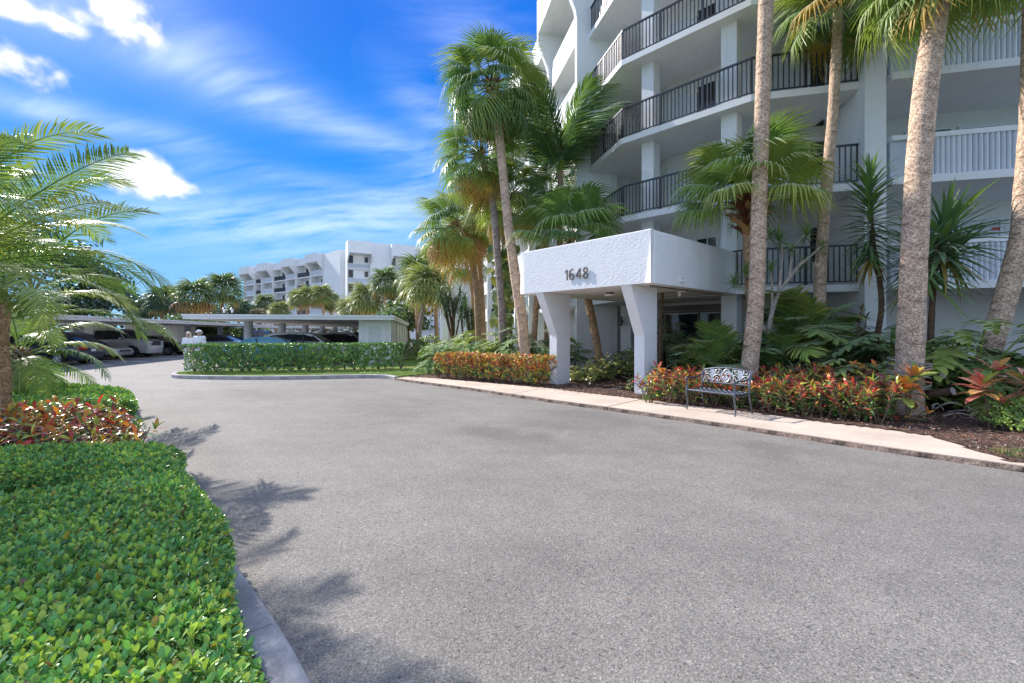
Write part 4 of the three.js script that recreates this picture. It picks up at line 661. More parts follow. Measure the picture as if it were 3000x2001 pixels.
function lowHedge(poly, H, label, seed, density, leafSize, singles, ymin) {   // clipped low hedge filling a plan polygon
  const o = thing('clipped_hedge', label, 'hedge', V(0, 0, 0)), r = RNG(seed), xs = poly.map(q => q[0]), ds = poly.map(q => q[1]), x0 = Math.min(...xs), x1 = Math.max(...xs), d0 = Math.min(...ds), d1 = Math.max(...ds);
  const h = (x, d) => { const e = clamp(polyDist(poly, x, d) / .2, 0, 1); return H * (.52 + .48 * Math.sqrt(1 - (1 - e) ** 2)) + .035 * fbm(x * 1.6, d * 1.6, seed, 3) + .012 * n3(x * 9, d * 9, 2); };
  const g = new GB(), step = .1, id = new Map(); const vv = (i, j) => { const k = i * 4099 + j; if (!id.has(k)) { const x = x0 + i * step, d = d0 + j * step; id.set(k, g.v(x, Math.max(.1, h(x, d) - .065), -d, x, d)); } return id.get(k); };
  for (let i = 0; i * step < x1 - x0; i++) for (let j = 0; j * step < d1 - d0; j++) { const x = x0 + (i + .5) * step, d = d0 + (j + .5) * step; if (polyInside(poly, x, d) && polyDist(poly, x, d) > .06) g.quad(vv(i, j), vv(i + 1, j), vv(i + 1, j + 1), vv(i, j + 1)); }
  mesh('inner_twigs', g.geo(), std({ color: rgb(.13, .21, .06), roughness: 1 }), o);
  const list = [], col = () => { const t = r(), k = r.r(.8, 1.25), w = r(); return w < .012 ? rgb(.55 * k, .34 * k, .03) : w < .02 ? rgb(.22 * k, .12 * k, .05 * k) : w < .4 ? mix3([.32, .52, .05], [.46, .58, .07], t, k) : mix3([.08, .28, .08], [.20, .44, .06], t, k); };
  const cell = 1 / Math.sqrt(density);
  for (let gx = x0; gx < x1; gx += cell) for (let gd = d0; gd < d1; gd += cell) { const x = gx + cell * r.r(-.15, 1.15), d = gd + cell * r.r(-.15, 1.15); if (!polyInside(poly, x, d)) continue; const e = 2.5, ax = V(-(h(x + .04, d) - h(x - .04, d)) / .08 * .6 + r.r(-.35, .35), 1, (h(x, d + .04) - h(x, d - .04)) / .08 * .6 + r.r(-.35, .35)).normalize(); shoot(list, r, V(x, h(x, d) + r.r(-.045, .012), -d), ax, 7, leafSize, col, .4, 1.35); }
  // side faces
  for (let i = 0; i < poly.length; i++) { const a = poly[i], b = poly[(i + 1) % poly.length], L = dist2(a, b), nx = (b[1] - a[1]) / L, nd = -(b[0] - a[0]) / L, mid = along(a, b, .5), sg = polyInside(poly, mid[0] + nx * .02, mid[1] + nd * .02) ? -1 : 1; for (let k = 0; k < L * H * density * 1.25; k++) { const q = along(a, b, r()), y = lerp(ymin ?? .12, H * .96, Math.pow(r(), .8)), inn = -.02 - .05 * (1 - Math.min(1, y / (H * .6))) + r.r(-.03, .03) - .1 * smooth(.7, 1, y / H); shoot(list, r, V(q[0] + nx * sg * inn, y, -(q[1] + nd * sg * inn)), V(nx * sg * .9, .75 + r.r(-.3, .4), -nd * sg * .9).normalize(), 6, leafSize, col); } }
  list.forEach(l => l.far = l.p.distanceTo(camera.position) + (Math.abs(l.p.x / l.p.z) > 1.1 || l.p.z > -.9 || (EYE - l.p.y) / -l.p.z > .76 ? 50 : 0) + (l.p.y < H * .75 ? .4 : 0)); list.sort((a, b) => a.far - b.far);
  const matOf = new Map(); list.slice(0, singles).forEach(l => { const key = [l.c.r, l.c.g, l.c.b].map(v => Math.round(v * 30)).join(); if (!matOf.has(key)) matOf.set(key, leaf(l.c.r, l.c.g, l.c.b, { clearcoat: .9, clearcoatRoughness: .22, transmission: .3 })); put(mesh('leaf', OVAL[0], matOf.get(key), o), l.m); });
  const rest = list.slice(singles); copies('foliage', OVAL[1], M.leafGloss, rest, o); return o;
}
{
  const edge = new THREE.CatmullRomCurve3(islandLeft.map(q => P(q[0], q[1]))).getSpacedPoints(160).map(q => [q.x, -q.z]), inn = edge.map((q, n) => offset(edge, lerp(.25, .05, smooth(2.2, 3.1, q[1])))[n]);
  const near = inn.filter(q => q[1] > -.6 && q[1] < 4.35);
  lowHedge([...near, [-3.42, 4.72], [-3.75, 4.9], [-4.2, 4.86], [-5.6, 4.7], [-5.6, 3.92], [-3.7, 3.9], [-3.3, 3.62], [-3.75, 3.32], [-4.6, 3.25], [-4.6, -.6]], .46, 'clipped glossy green hedge filling the near left corner', 201, 880, .047, 300);
  const far = inn.filter(q => q[1] > 7.9 && q[1] < 9.9);
  lowHedge([...far, [-9.0, 10.15], [-10.2, 10.5], [-15, 10.75], [-15, 8.6], [-9.6, 7.75], [-7.4, 7.35]], .45, 'low clipped green hedge at the far end of the near island', 202, 230, .06, 0);
}
function tallHedge(line, H, thick, label, seed, o) {            // hedge along a plan line, stems showing below
  const t = thing(o.name ?? 'hedge', label, 'hedge', V(0, 0, 0)), r = RNG(seed), list = [], c = new THREE.CatmullRomCurve3(line.map(q => P(q[0], q[1]))), L = c.getLength();
  const frame = u => { const p = c.getPointAt(u), tg = c.getTangentAt(u); return { p, tg, n: V(-tg.z, 0, tg.x) }; };
  for (let k = 0; k < L * o.density; k++) {
    const u = r(), f = frame(u), q = r(); let s, y, ax; const edgeEnd = Math.min(u, 1 - u) * L;
    const lift = o.bottom * (.7 + .6 * (fbm(u * L * 1.3, seed, 4, 2) + .5));
    if (q < .34) { s = r.r(-1, 1) * thick / 2; y = H + .07 * fbm(u * L * 2, s * 3, seed, 2) - r() * .05; ax = V(r.r(-.4, .4), 1, r.r(-.4, .4)); }
    else { s = (q < .78 ? 1 : -1) * (thick / 2 - Math.pow(r(), 2) * thick * .45); y = lerp(lift, H, Math.pow(r(), .85)); ax = f.n.clone().multiplyScalar(s > 0 ? 1 : -1).add(V(r.r(-.4, .4), .55 + r.r(-.4, .4), r.r(-.4, .4))); }
    if (edgeEnd < .35) ax.addScaledVector(f.tg, u < .5 ? -.9 : .9);
    s *= smooth(-.25, .35, edgeEnd) * .5 + .5;
    if (fbm(u * L * 2.6, y * 3, seed + s, 2) > (o.gap ?? .3)) continue;
    shoot(list, r, V(f.p.x + f.n.x * s, BED + y + (o.rise ? o.rise(u) : 0), f.p.z + f.n.z * s), ax.normalize(), o.per ?? 6, o.leaf, () => o.col(r, y / H), o.lo, o.hi);
  }
  const stems = Math.round(L / o.stemStep);
  for (let k = 0; k < stems; k++) { const f = frame((k + .5 + r.r(-.3, .3)) / stems), g = new GB(), s0 = r.r(-.25, .25) * thick; for (let b = 0; b < (o.branches ?? 5); b++) { const a = r.r(-1, 1) * .42, s = r.r(-.4, .4) * thick, base = f.p.clone().addScaledVector(f.n, s0); g.tube([base.clone().setY(.04), base.clone().addScaledVector(f.tg, a * .3).addScaledVector(f.n, s * .3).setY(BED + H * .25), base.clone().addScaledVector(f.tg, a).addScaledVector(f.n, s).setY(BED + H * r.r(.6, .92))], q => lerp(o.stemR ?? .016, .005, q), 5); } mesh('stem', g.geo(), o.stemMat ?? M.twig, t); }
  copies('foliage', o.geo ?? OVAL[0], o.mat ?? M.leafGloss, list, t); return t;
}
const hedgeGreen = r => { const t = r(), k = r.r(.75, 1.25); return r() < .22 ? mix3([.32, .48, .06], [.26, .40, .05], t, k) : mix3([.07, .21, .06], [.14, .31, .06], t, k); };
tallHedge([[-12.35, 17.35], [-10, 17.75], [-7.5, 18.35], [-4.6, 19.3]], 1.06, .95, 'long waist high green hedge in front of the carport', 211, { density: 430, leaf: .085, bottom: .08, stemStep: .42, branches: 7, stemR: .02, col: hedgeGreen, gap: .33 });
// crotons: long glossy leaves in red, orange, yellow and green
const CROTON = [strapLeaf({ L: 1, w: .13, droop: .25, fold: .3, rows: 4, prof: t => Math.sin(Math.PI * clamp(.12 + t * .88, 0, 1)) ** .8 }), strapLeaf({ L: 1, w: .16, droop: .5, fold: .22, rows: 4, prof: t => Math.sin(Math.PI * clamp(.1 + t * .9, 0, 1)) ** .8 })];
const crotonHot = (r, t) => { const q = r(), k = r.r(.75, 1.25), hot = t > .55 ? .5 : .2; if (q < hot * .45) return rgb(0.720 * k, 0.168 * k, 0.024 * k); if (q < hot * .75) return rgb(0.720 * k, 0.370 * k, 0.024 * k); if (q < hot) return rgb(0.448 * k, 0.042 * k, 0.036 * k); if (q < hot + .22) return rgb(0.628 * k, 0.550 * k, 0.048 * k); if (q < hot + .34) return rgb(0.149 * k, 0.084 * k, 0.036 * k); return rgb(0.105 * k, 0.252 * k, 0.036 * k); };
tallHedge([[-2.55, 16.0], [-1.2, 15.0], [.2, 13.95], [1.15, 13.25]], .8, .8, 'orange and red croton hedge left of the canopy columns', 221, { name: 'croton_hedge', density: 300, leaf: .125, bottom: .12, stemStep: .3, branches: 6, stemR: .012, col: crotonHot, geo: CROTON[0], per: 6, gap: .32 });
function croton(label, pos, H, seed, o = {}) {
  const r = RNG(seed), t = thing('croton', label, 'croton', pos, o.group), list = [], n = o.stems ?? 5, W = o.W ?? .3;
  for (let k = 0; k < n; k++) {
    const az = k / n * 6.3 + r.r(-.5, .5), tip = V(Math.cos(az) * W * r.r(.4, 1.1), H * r.r(.62, 1), Math.sin(az) * W * r.r(.4, 1.1)), base = V(r.r(-.05, .05), -.1, r.r(-.05, .05)), midp = base.clone().lerp(tip, .45).add(V(0, -.06, 0));
    const pts = curve([base, midp, tip], 8); mesh('stem', gb(g => { g.tube(pts, q => lerp(.014, .006, q), 5); }), M.twig, t);
    for (let b = 0; b < (o.tufts ?? 4); b++) { const q = pts[Math.round(lerp(8, 3.2, b / (o.tufts ?? 4)))].clone().add(V(r.r(-.06, .06), r.r(-.03, .03), r.r(-.06, .06)) ), ax = V(r.r(-.5, .5), 1, r.r(-.5, .5)).addScaledVector(V(Math.cos(az), 0, Math.sin(az)), .4 * b / 3).normalize(), heat = b === 0 ? .9 : b === 1 ? .6 : .2; shoot(list, r, q, ax, o.per ?? 8, o.leaf ?? .17, () => (o.col ?? crotonHot)(r, heat), .0, 1.2); }
  }
  copies('foliage', CROTON[seed % 2], M.leafGloss, list, t); return t;
}
const crotonRed = (r, t) => { const q = r(), k = r.r(.75, 1.25); if (t > .5) { if (q < .28) return rgb(0.652 * k, 0.052 * k, 0.030 * k); if (q < .5) return rgb(0.720 * k, 0.260 * k, 0.024 * k); if (q < .66) return rgb(0.233 * k, 0.035 * k, 0.036 * k); if (q < .84) return rgb(0.466 * k, 0.550 * k, 0.048 * k); return rgb(0.109 * k, 0.260 * k, 0.036 * k); } return q < .14 ? rgb(0.621 * k, 0.104 * k, 0.024 * k) : q < .3 ? rgb(0.186 * k, 0.052 * k, 0.036 * k) : q < .5 ? rgb(0.404 * k, 0.522 * k, 0.048 * k) : rgb(0.093 * k, 0.244 * k, 0.036 * k); };
{ // row behind the bench and row along the right-hand sidewalk
  const ORD = ['first','second','third','fourth','fifth','sixth','seventh','eighth','ninth','tenth','eleventh','twelfth','thirteenth','fourteenth']; const G1 = 'crotons behind the bench', G2 = 'crotons along the right sidewalk', r = RNG(77);
  for (let k = 0; k < 11; k++) { const px = 1902 + k * 31, d = 10.15 - k * .085 + (k % 2) * .4 + r.r(-.06, .06); croton(`${ORD[k]} croton from the near column in the row behind the bench`, ground0(px, d), r.r(.62, .8), 300 + k, { group: G1, col: crotonRed, W: .3, leaf: .16 }); }
  for (let k = 0; k < 14; k++) { const px = 2262 + k * 26, d = 8.85 - k * .09 + (k % 2) * .45 + r.r(-.06, .06); croton(`${ORD[k]} croton from the bench trunk in the right sidewalk row`, ground0(px, d), r.r(.6, .78), 330 + k, { group: G2, col: crotonRed, W: .29, leaf: .16 }); }
  for (let k = 0; k < 9; k++) croton(`${ORD[k]} croton from the bench trunk in the taller back row`, ground0(2275 + k * 38, 10.0 - k * .1 + r.r(-.1, .1)), r.r(.78, .95), 380 + k, { group: 'taller crotons behind the sidewalk row', col: k % 3 ? crotonHot : crotonRed, W: .36, leaf: .18, stems: 6 });
  croton('dark red croton bush pressed against the near canopy column', ground0(1905, 11.6), .85, 360, { col: crotonRed, W: .34, stems: 6, leaf: .2 });
  // bed on the near island
  const G3 = 'crotons on the near island';
  for (let k = 0; k < 26; k++) { const v = r(), d = lerp(5.35, 7.5, (k % 9) / 8.5) + r.r(-.1, .1), xr = -(d - 5.4) * 1.03 - 4.0 - .45, x = xr - Math.floor(k / 9) * .75 - r.r(0, .5); croton(`${ORD[8 - k % 9]} croton from the far hedge in the ${ORD[Math.floor(k / 9)]} line from the kerb, near island`, P(x, d, .09), r.r(.34, .46), 400 + k, { group: G3, col: r() < .7 ? crotonHot : crotonRed, W: .26, leaf: .16, stems: 5, tufts: 3 }); }
  for (let k = 0; k < 9; k++) croton(`${ORD[k]} croton left of the golden clump on the near island`, P(-7.0 - (k % 5) * .7 + r.r(-.2, .2), 5.6 + Math.floor(k / 5) * .75 + r.r(-.2, .2), .09), r.r(.3, .42), 430 + k, { group: G3, col: crotonHot, W: .26, leaf: .17, stems: 4, tufts: 3 });
}
{ // golden brown grass-like clumps on the near island
  const geo = strapLeaf({ L: 1, w: .024, droop: .45, rows: 5, fold: .2 });
  for (const [x, d, R, label] of [[-6.95, 6.55, .62, 'golden brown spiky clump beside the island crotons'], [-8.45, 6.55, .5, 'grey brown spiky clump at the foot of the date palms']]) { const o = thing('spiky_clump', label, 'plant', P(x, d, .09)), r = RNG(Math.round(d * 90 - x)), list = []; for (let k = 0; k < 330; k++) { const az = r.r(0, 6.3), el = r.r(.35, 1.5), dir = V(Math.cos(az) * Math.cos(el), Math.sin(el), Math.sin(az) * Math.cos(el)), q = r(), kk = r.r(.7, 1.3); list.push({ m: pose(V(Math.cos(az) * .22 * r(), 0, Math.sin(az) * .22 * r()), dir, UP, R * r.r(.6, 1.15)), c: q < .5 ? rgb(.40 * kk, .24 * kk, .03 * kk) : q < .75 ? rgb(.22 * kk, .22 * kk, .03 * kk) : rgb(.16 * kk, .08 * kk, .03 * kk) }); } copies('foliage', geo, M.leafInst, list, o); }
}
{ // large leaved crotons by the thick trunk and at the right edge: every leaf single
  const pal = [[.62, .25, .03], [.66, .38, .04], [.58, .14, .03], [.30, .34, .05], [.60, .20, .10], [.12, .22, .04]].map(([a, b, c]) => leaf(a, b, c, { clearcoat: .7, vertexColors: true, transmission: .25 }));
  const pink = [[.58, .14, .12], [.62, .24, .18], [.52, .07, .06], [.60, .24, .04], [.26, .32, .05], [.12, .2, .04]].map(([a, b, c]) => leaf(a, b, c, { clearcoat: .7, vertexColors: true, transmission: .25 }));
  const geos = [0, 1].map(k => { const g = new GB(), L = 1; for (const s of [-1, 1]) for (let v = 0; v < 6; v++) { const t0 = v / 6, t1 = (v + 1) / 6, w = t => .21 * Math.sin(Math.PI * clamp(.08 + t * .92, 0, 1)) ** .75, y = t => -.18 * t * t - .04 * k, a = g; for (const [ta, tb, m] of [[t0, t0 + .035, 1.5], [t0 + .035, t1, 1]]) { g.col = [m, m * 1.15, m * .9]; const n = [[0, ta], [w(ta), ta], [w(tb), tb], [0, tb]].map(([x, t]) => g.v(s * x, y(t) + .22 * x, L * t + .12 * x)); s > 0 ? g.quad(n[0], n[3], n[2], n[1]) : g.quad(...n); } } return g.geo(); });
  const big = (label, pos, heads, mats, seed) => { const o = thing('croton', label, 'croton', pos), r = RNG(seed); heads.forEach(([dx, y, dz, s, n], k) => { const tip = V(dx, y, dz); mesh('stem', gb(g => g.tube(curve([V(dx * .2, -.1, dz * .2), V(dx * .5, y * .5, dz * .6), tip], 8), q => lerp(.016, .009, q), 6)), M.twig, o); rosette(o, tip, V(r.r(-.2, .2), 1, r.r(-.1, .3)).normalize(), n, geos, mats, s, { seed: seed + k, hi: 1.2, lo: -.35, len: .22 }); }); };
  big('large orange croton with veined leaves before the thick trunk', ground0(2652, 7.95), [[-.08, .62, .1, .34, 24], [.16, .80, .0, .33, 22], [-.02, .25, .15, .14, 9], [.22, .2, .2, .13, 8]], pal, 501);
  big('large pink and orange croton at the right picture edge', ground0(2905, 7.35), [[-.10, .74, -.05, .34, 20], [.22, .92, -.15, .32, 18], [.46, .78, .12, .36, 22], [.06, .45, .1, .2, 14], [.3, .4, .25, .2, 13], [.55, .3, .2, .2, 13]], pink, 511);
}
{ // shrub with yellow edged leaflets between the canopy columns, and by the near column's foot
  const fing = gb(g => { for (let k = 0; k < 7; k++) { const a = (k / 7) * 5.6 - 2.8, d = V(Math.sin(a), -.15, Math.cos(a)); const pts = [0.06, .45, .8, 1].map(t => d.clone().multiplyScalar(t).add(V(0, -.18 * t * t, 0))); strip(g, pts, [.06, .16, .13, 0], V(d.z, 0, -d.x).normalize(), null, .2); } });
  const col = (r) => { const k = r.r(.75, 1.25), q = r(); return q < .45 ? rgb(.46 * k, .45 * k, .10 * k) : q < .75 ? rgb(.22 * k, .3 * k, .06 * k) : rgb(.05 * k, .12 * k, .035 * k); };
  const vs = (label, spots, seed, scale = 1) => { const [p0] = spots, o = thing('variegated_shrub', label, 'shrub', P(p0[0], p0[1], BED)), r = RNG(seed), list = []; for (const [x, d, rad, H] of spots) for (let k = 0; k < 230 * rad; k++) { const a = r.r(0, 6.3), q = Math.sqrt(r()) * rad, y = H * (.2 + .8 * r()) * Math.sqrt(Math.max(.05, 1 - (q / rad) ** 2 * .8)), ax = V(Math.cos(a) * .8 + r.r(-.3, .3), .8, Math.sin(a) * .8 + r.r(-.3, .3)).normalize(), dir = V(Math.cos(a), .1, Math.sin(a)).applyAxisAngle(UP, r.r(-1, 1)); list.push({ m: pose(V(x - p0[0] + Math.cos(a) * q, y, -(d - p0[1]) + Math.sin(a) * q), dir, ax, .115 * r.r(.7, 1.2) * scale), c: col(r) }); } copies('foliage', fing, M.leafGloss, list, o); for (const [x, d, rad, H] of spots) for (let k = 0; k < 3; k++) mesh('stem', gb(g => g.tube(curve([V(x - p0[0], -.1, -(d - p0[1])), V(x - p0[0] + r.r(-.2, .2), H * .4, -(d - p0[1]) + r.r(-.2, .2)), V(x - p0[0] + r.r(-.3, .3), H * .8, -(d - p0[1]) + r.r(-.3, .3))], 6), q => lerp(.014, .006, q), 5)), M.twig, o); };
  const U = (u, v) => uvP(u, v);
  vs('yellow and green variegated shrubs between the two canopy columns', [[...U(-3.25, 1.75), .5, .62], [...U(-3.35, 2.5), .55, .8], [...U(-3.3, 3.3), .6, .95], [...U(-3.25, 4.1), .6, 1.0], [...U(-3.2, 4.9), .6, .95]], 521);
  vs('small variegated sprig at the foot of the near canopy column', [[...U(-.98, .78), .12, .5]], 522, .8);
  vs('variegated shrub behind the red croton near the bench', [[5.35, 11.9, .55, .95], [4.7, 12.3, .5, .85]], 523);
}
{ // clumping dwarf palms with feathery fans
  const F = [0, 1, 2].map(k => featherFrond({ seed: 90 + k, L: 1.15, pairs: 20, leaf: .40, w: .017, arch: .9 + .25 * k, rise: .6, droop: .3, vee: .15, rib: .011, from: .3, brown: .2, ribCol: [1.2, 1.1, .6] }));
  const clump = (label, px, d, n, s, seed, mats, H = .5, canes = 5) => { const o = thing('dwarf_palm', label, 'dwarf palm', ground0(px, d)), r = RNG(seed); for (let c = 0; c < canes; c++) { const a = c / canes * 6.3, top = V(Math.cos(a) * .22, H * r.r(.6, 1.2), Math.sin(a) * .22); mesh('cane', gb(g => g.tube([V(Math.cos(a) * .1, -.1, Math.sin(a) * .1), top], .022, 6)), M.wood, o); crown(o, top, s * r.r(.85, 1.1), { seed: seed + c, n: Math.round(n / canes), hi: 1.35, lo: .1, geos: F, mats, old: 1.1, pow: 1, vary: true }); } };
  clump('dark green clumping dwarf palm right above the bench back', 2105, 11.5, 44, 1.2, 531, [M.palmGreen, M.palmLight, M.palmGreen], .55);
  clump('clumping dwarf palm under the louvred vent', 2352, 11.6, 54, 1.35, 541, [M.palmLight, M.palmGreen, M.palmGreen], 1.2, 6);
  clump('clumping dwarf palm between slim trunk and white pier', 2450, 11.7, 44, 1.3, 551, [M.palmGreen, M.palmGreen, M.palmLight], .9);
  clump('low dwarf palm fronds right of the bench trunk', 2278, 11.4, 28, 1.1, 561, [M.palmDark, M.palmGreen], .5, 4);
}
{ // lacy big leaved philodendrons
  const L = [0, 1, 2, 3, 4].map(k => lobedLeaf({ seed: 95 + k, S: .6, stalk: [.7, 1.0, 1.3, 1.55, .85][k], lobes: 8, tall: k > 0 }));
  const philo = (label, px, d, n0, s0, seed, mats, spread = 1, y = BED) => { const n = Math.round(n0 * 1.5), s = Math.min(1.35, s0); const o = thing('philodendron', label, 'plant', ground0(px, d, y)), r = RNG(seed); for (let k = 0; k < n; k++) { const az = k * 2.4 + r.r(-.3, .3), lean = lerp(-.1, .75, k / n) * spread, m = mesh('leaf', r.pick(L), r.pick(mats), o); put(m, pose(V(Math.cos(az) * .12 * spread, -.05, Math.sin(az) * .12 * spread), V(Math.cos(az), -lean * .6, Math.sin(az)), V(0, 1, 0), s * r.r(.75, 1.15))); } };
  const g1 = [M.palmGreen, M.palmLight, M.palmLime, M.palmGreen], g2 = [M.palmGreen, M.palmDark];
  philo('light philodendron at the left end of the croton hedge', 1285, 17.6, 14, .95, 601, g1, 1.1); philo('philodendron between croton hedge and curved tan trunks', 1350, 18.2, 18, 1.2, 602, g1); philo('philodendron in front of the slim dark trunk', 1425, 17.4, 18, 1.25, 603, g1); philo('philodendron left of the tallest palm trunk', 1500, 16.8, 16, 1.2, 604, g1); philo('dark philodendron behind the far canopy column', 1578, 16.6, 20, 1.35, 605, g2); philo('philodendron at the foot of the main building wing', 1395, 21, 14, 1.3, 606, g1);
  philo('small light philodendron left of the thick wrapped trunk', 2592, 9.5, 11, 1.25, 611, [M.palmLime, M.palmLight]); philo('glossy philodendron right of the thick wrapped trunk', 2765, 9.6, 22, 1.45, 612, g1, 1.1); philo('glossy philodendron before the leaning right trunk', 2860, 9.3, 20, 1.5, 613, [M.palmGreen, M.palmLight, M.palmLime], 1.1); philo('large philodendron at the right picture edge', 2975, 9.0, 22, 1.6, 614, g1, 1.1); philo('dark philodendron under the straight balconies', 2700, 11.0, 20, 1.7, 615, [M.palmGreen, M.palmLight]); philo('dark philodendron between yucca stem and white pier', 2600, 11.2, 16, 1.6, 616, [M.palmGreen, M.palmLight, M.palmDark]);
}
{ // yuccas: stems with long sword leaves
  const S = [strapLeaf({ L: 1, w: .048, droop: .1, rows: 4, fold: .35 }), strapLeaf({ L: 1, w: .052, droop: .32, rows: 4, fold: .35 })], mats = [M.palmDark, M.palmGreen, M.palmDark];
  const yucca = (label, pts, heads, seed, bark = M.wood, r0 = .07) => { const base = pts[0].clone(), o = thing('yucca', label, 'yucca', base), rel = pts.map(q => q.clone().sub(base)); rel[0].y -= .2; mesh('stem', trunkGeo(rel, r0, r0 * .7, seed), bark, o); heads.forEach(([p, len, n, s, ax], k) => rosette(o, p.clone().sub(base), ax ?? V(0, 1, 0), n, S, mats, s, { seed: seed + k, hi: 1.45, lo: -.75, len, old: .95 })); };
  const d = 11.0;
  yucca('tall slender yucca before the white pier', [ground0(2540, d), at(2560, 1040, d), at(2582, 900, d), at(2574, 800, d), at(2556, 700, d), at(2547, 560, d)], [[at(2548, 510, d), 2.15, 260, .8]], 621);
  yucca('wide sword leaved yucca right of the thick trunk', [ground0(2725, 10.2), at(2728, 950, 10.2), at(2738, 800, 10.2), at(2748, 690, 10.2)], [[at(2768, 668, 10.2), .65, 120, 1.3, V(.2, 1, 0).normalize()], [at(2700, 735, 10.25), .65, 90, 1.2, V(-.2, 1, .1).normalize()], [at(2800, 720, 10.4), .5, 50, .9, V(.4, 1, 0).normalize()]], 631);
  const far = (label, px, py, dd, n, R, seed) => { const o = thing('yucca', label, 'yucca', ground0(px, dd)), r = RNG(seed); for (let k = 0; k < n; k++) { const q = at(px + r.r(-1, 1) * R, py + r.r(-.8, .8) * R, dd + r.r(-.6, .6)).sub(o.position); mesh('stem', gb(g => g.tube(curve([V(r.r(-.3, .3), -.2, r.r(-.3, .3)), q.clone().multiplyScalar(.5).add(V(r.r(-.2, .2), 0, 0)), q], 6), .05, 6)), M.wood, o); const list = []; for (let e = 0; e < 60; e++) { const az = e * 2.4, el = lerp(1.4, -.6, e / 60), dir = V(Math.cos(az) * Math.cos(el), Math.sin(el), Math.sin(az) * Math.cos(el)), kk = r.r(.8, 1.2); list.push({ m: pose(q.clone().add(V(0, -.5 * e / 60, 0)), dir, UP, .62), c: rgb(.085 * kk, .16 * kk, .04 * kk) }); } copies('foliage', S[1], M.leafInst, list, o); } };
  far('clump of many headed yuccas before the far wing wall', 1325, 880, 27, 9, 42, 641); far('darker yucca clump right of the many headed one', 1372, 912, 26, 6, 30, 642);
}
{ // branching dragon tree with pale stems
  const d = 11.6, o = thing('dragon_tree', 'branching pale stemmed dragon tree before the first railed balcony', 'dragon tree', ground0(2262, d)), rel = (px, py, dz = 0) => at(px, py, d + dz).sub(o.position), S = [strapLeaf({ L: 1, w: .05, droop: .35, rows: 4, fold: .3 }), strapLeaf({ L: 1, w: .045, droop: .15, rows: 4, fold: .3 })];
  mesh('trunk', trunkGeo([V(0, -.2, 0), rel(2252, 1000), rel(2262, 915), rel(2284, 850)], .085, .045, 651), M.barkPale, o);
  const br = (pts, r0, r1) => mesh('branch', gb(g => g.tube(curve(pts, 12), t => lerp(r0, r1, t), 7)), M.barkPale, o);
  br([rel(2284, 850), rel(2312, 815), rel(2340, 780), rel(2375, 750), rel(2405, 722)], .05, .022); br([rel(2284, 850), rel(2286, 800), rel(2292, 740), rel(2284, 700)], .04, .02); br([rel(2312, 815), rel(2316, 770), rel(2320, 735)], .035, .02); br([rel(2292, 740), rel(2330, 715), rel(2360, 685)], .028, .018); br([rel(2262, 915), rel(2262, 840), rel(2258, 790)], .035, .02); br([rel(2252, 1000), rel(2205, 880), rel(2180, 845), rel(2150, 830)], .035, .018); br([rel(2340, 780), rel(2350, 760)], .025, .018);
  const heads = [[2284, 700, .52, 40], [2363, 685, .48, 36], [2407, 722, .36, 26], [2320, 735, .36, 26], [2258, 790, .42, 30], [2352, 772, .42, 30], [2150, 830, .46, 34], [2185, 800, .45, 34], [2255, 690, .4, 26]]; heads.forEach(([px, py, s, n], k) => rosette(o, rel(px, py, (k % 3 - 1) * .15), V((k % 3 - 1) * .2, 1, .1).normalize(), n, S, [M.palmGreen, M.palmLight, M.palmGreen, M.palmDark], s, { seed: 660 + k, hi: 1.4, lo: -.35, len: .1 }));
}
{ // lady palms and a cane in the shaded court behind the canopy
  const mk = (label, px, d, H, n, seed) => { const o = thing('lady_palm', label, 'lady palm', ground0(px, d)), r = RNG(seed); for (let c = 0; c < n; c++) { const x = r.r(-.55, .55), z = r.r(-.3, .3), h = H * r.r(.55, 1); mesh('cane', gb(g => g.tube([V(x, -.1, z), V(x + r.r(-.1, .1), h, z)], .014, 5)), M.wood, o); for (let f = 0; f < 7; f++) { const az = f * 2.4 + c, y = h * lerp(.5, 1, f / 7), m = mesh('frond', FANSMALL[f % 2], M.palmDark, o); put(m, pose(V(x, y, z), V(Math.cos(az), r.r(-.1, .6), Math.sin(az)), UP, .3 * r.r(.8, 1.2))); } } };
  mk('lady palm in the shaded court right of the near column', 1975, 14.6, 2.2, 7, 671); mk('lady palm behind the far canopy column', 1672, 16.4, 1.5, 6, 672); mk('lady palm by the inner court column', 1860, 17.2, 1.0, 5, 673);
  const o = thing('bare_stem', 'slim bare leaning stem right behind the near canopy column', 'stem', ground0(1932, 13.2)); mesh('trunk', gb(g => g.tube(curve([V(0, -.1, 0), at(1936, 950, 13.2).sub(o.position), at(1943, 840, 13.2).sub(o.position)], 8), .045, 8)), M.wood, o);
}
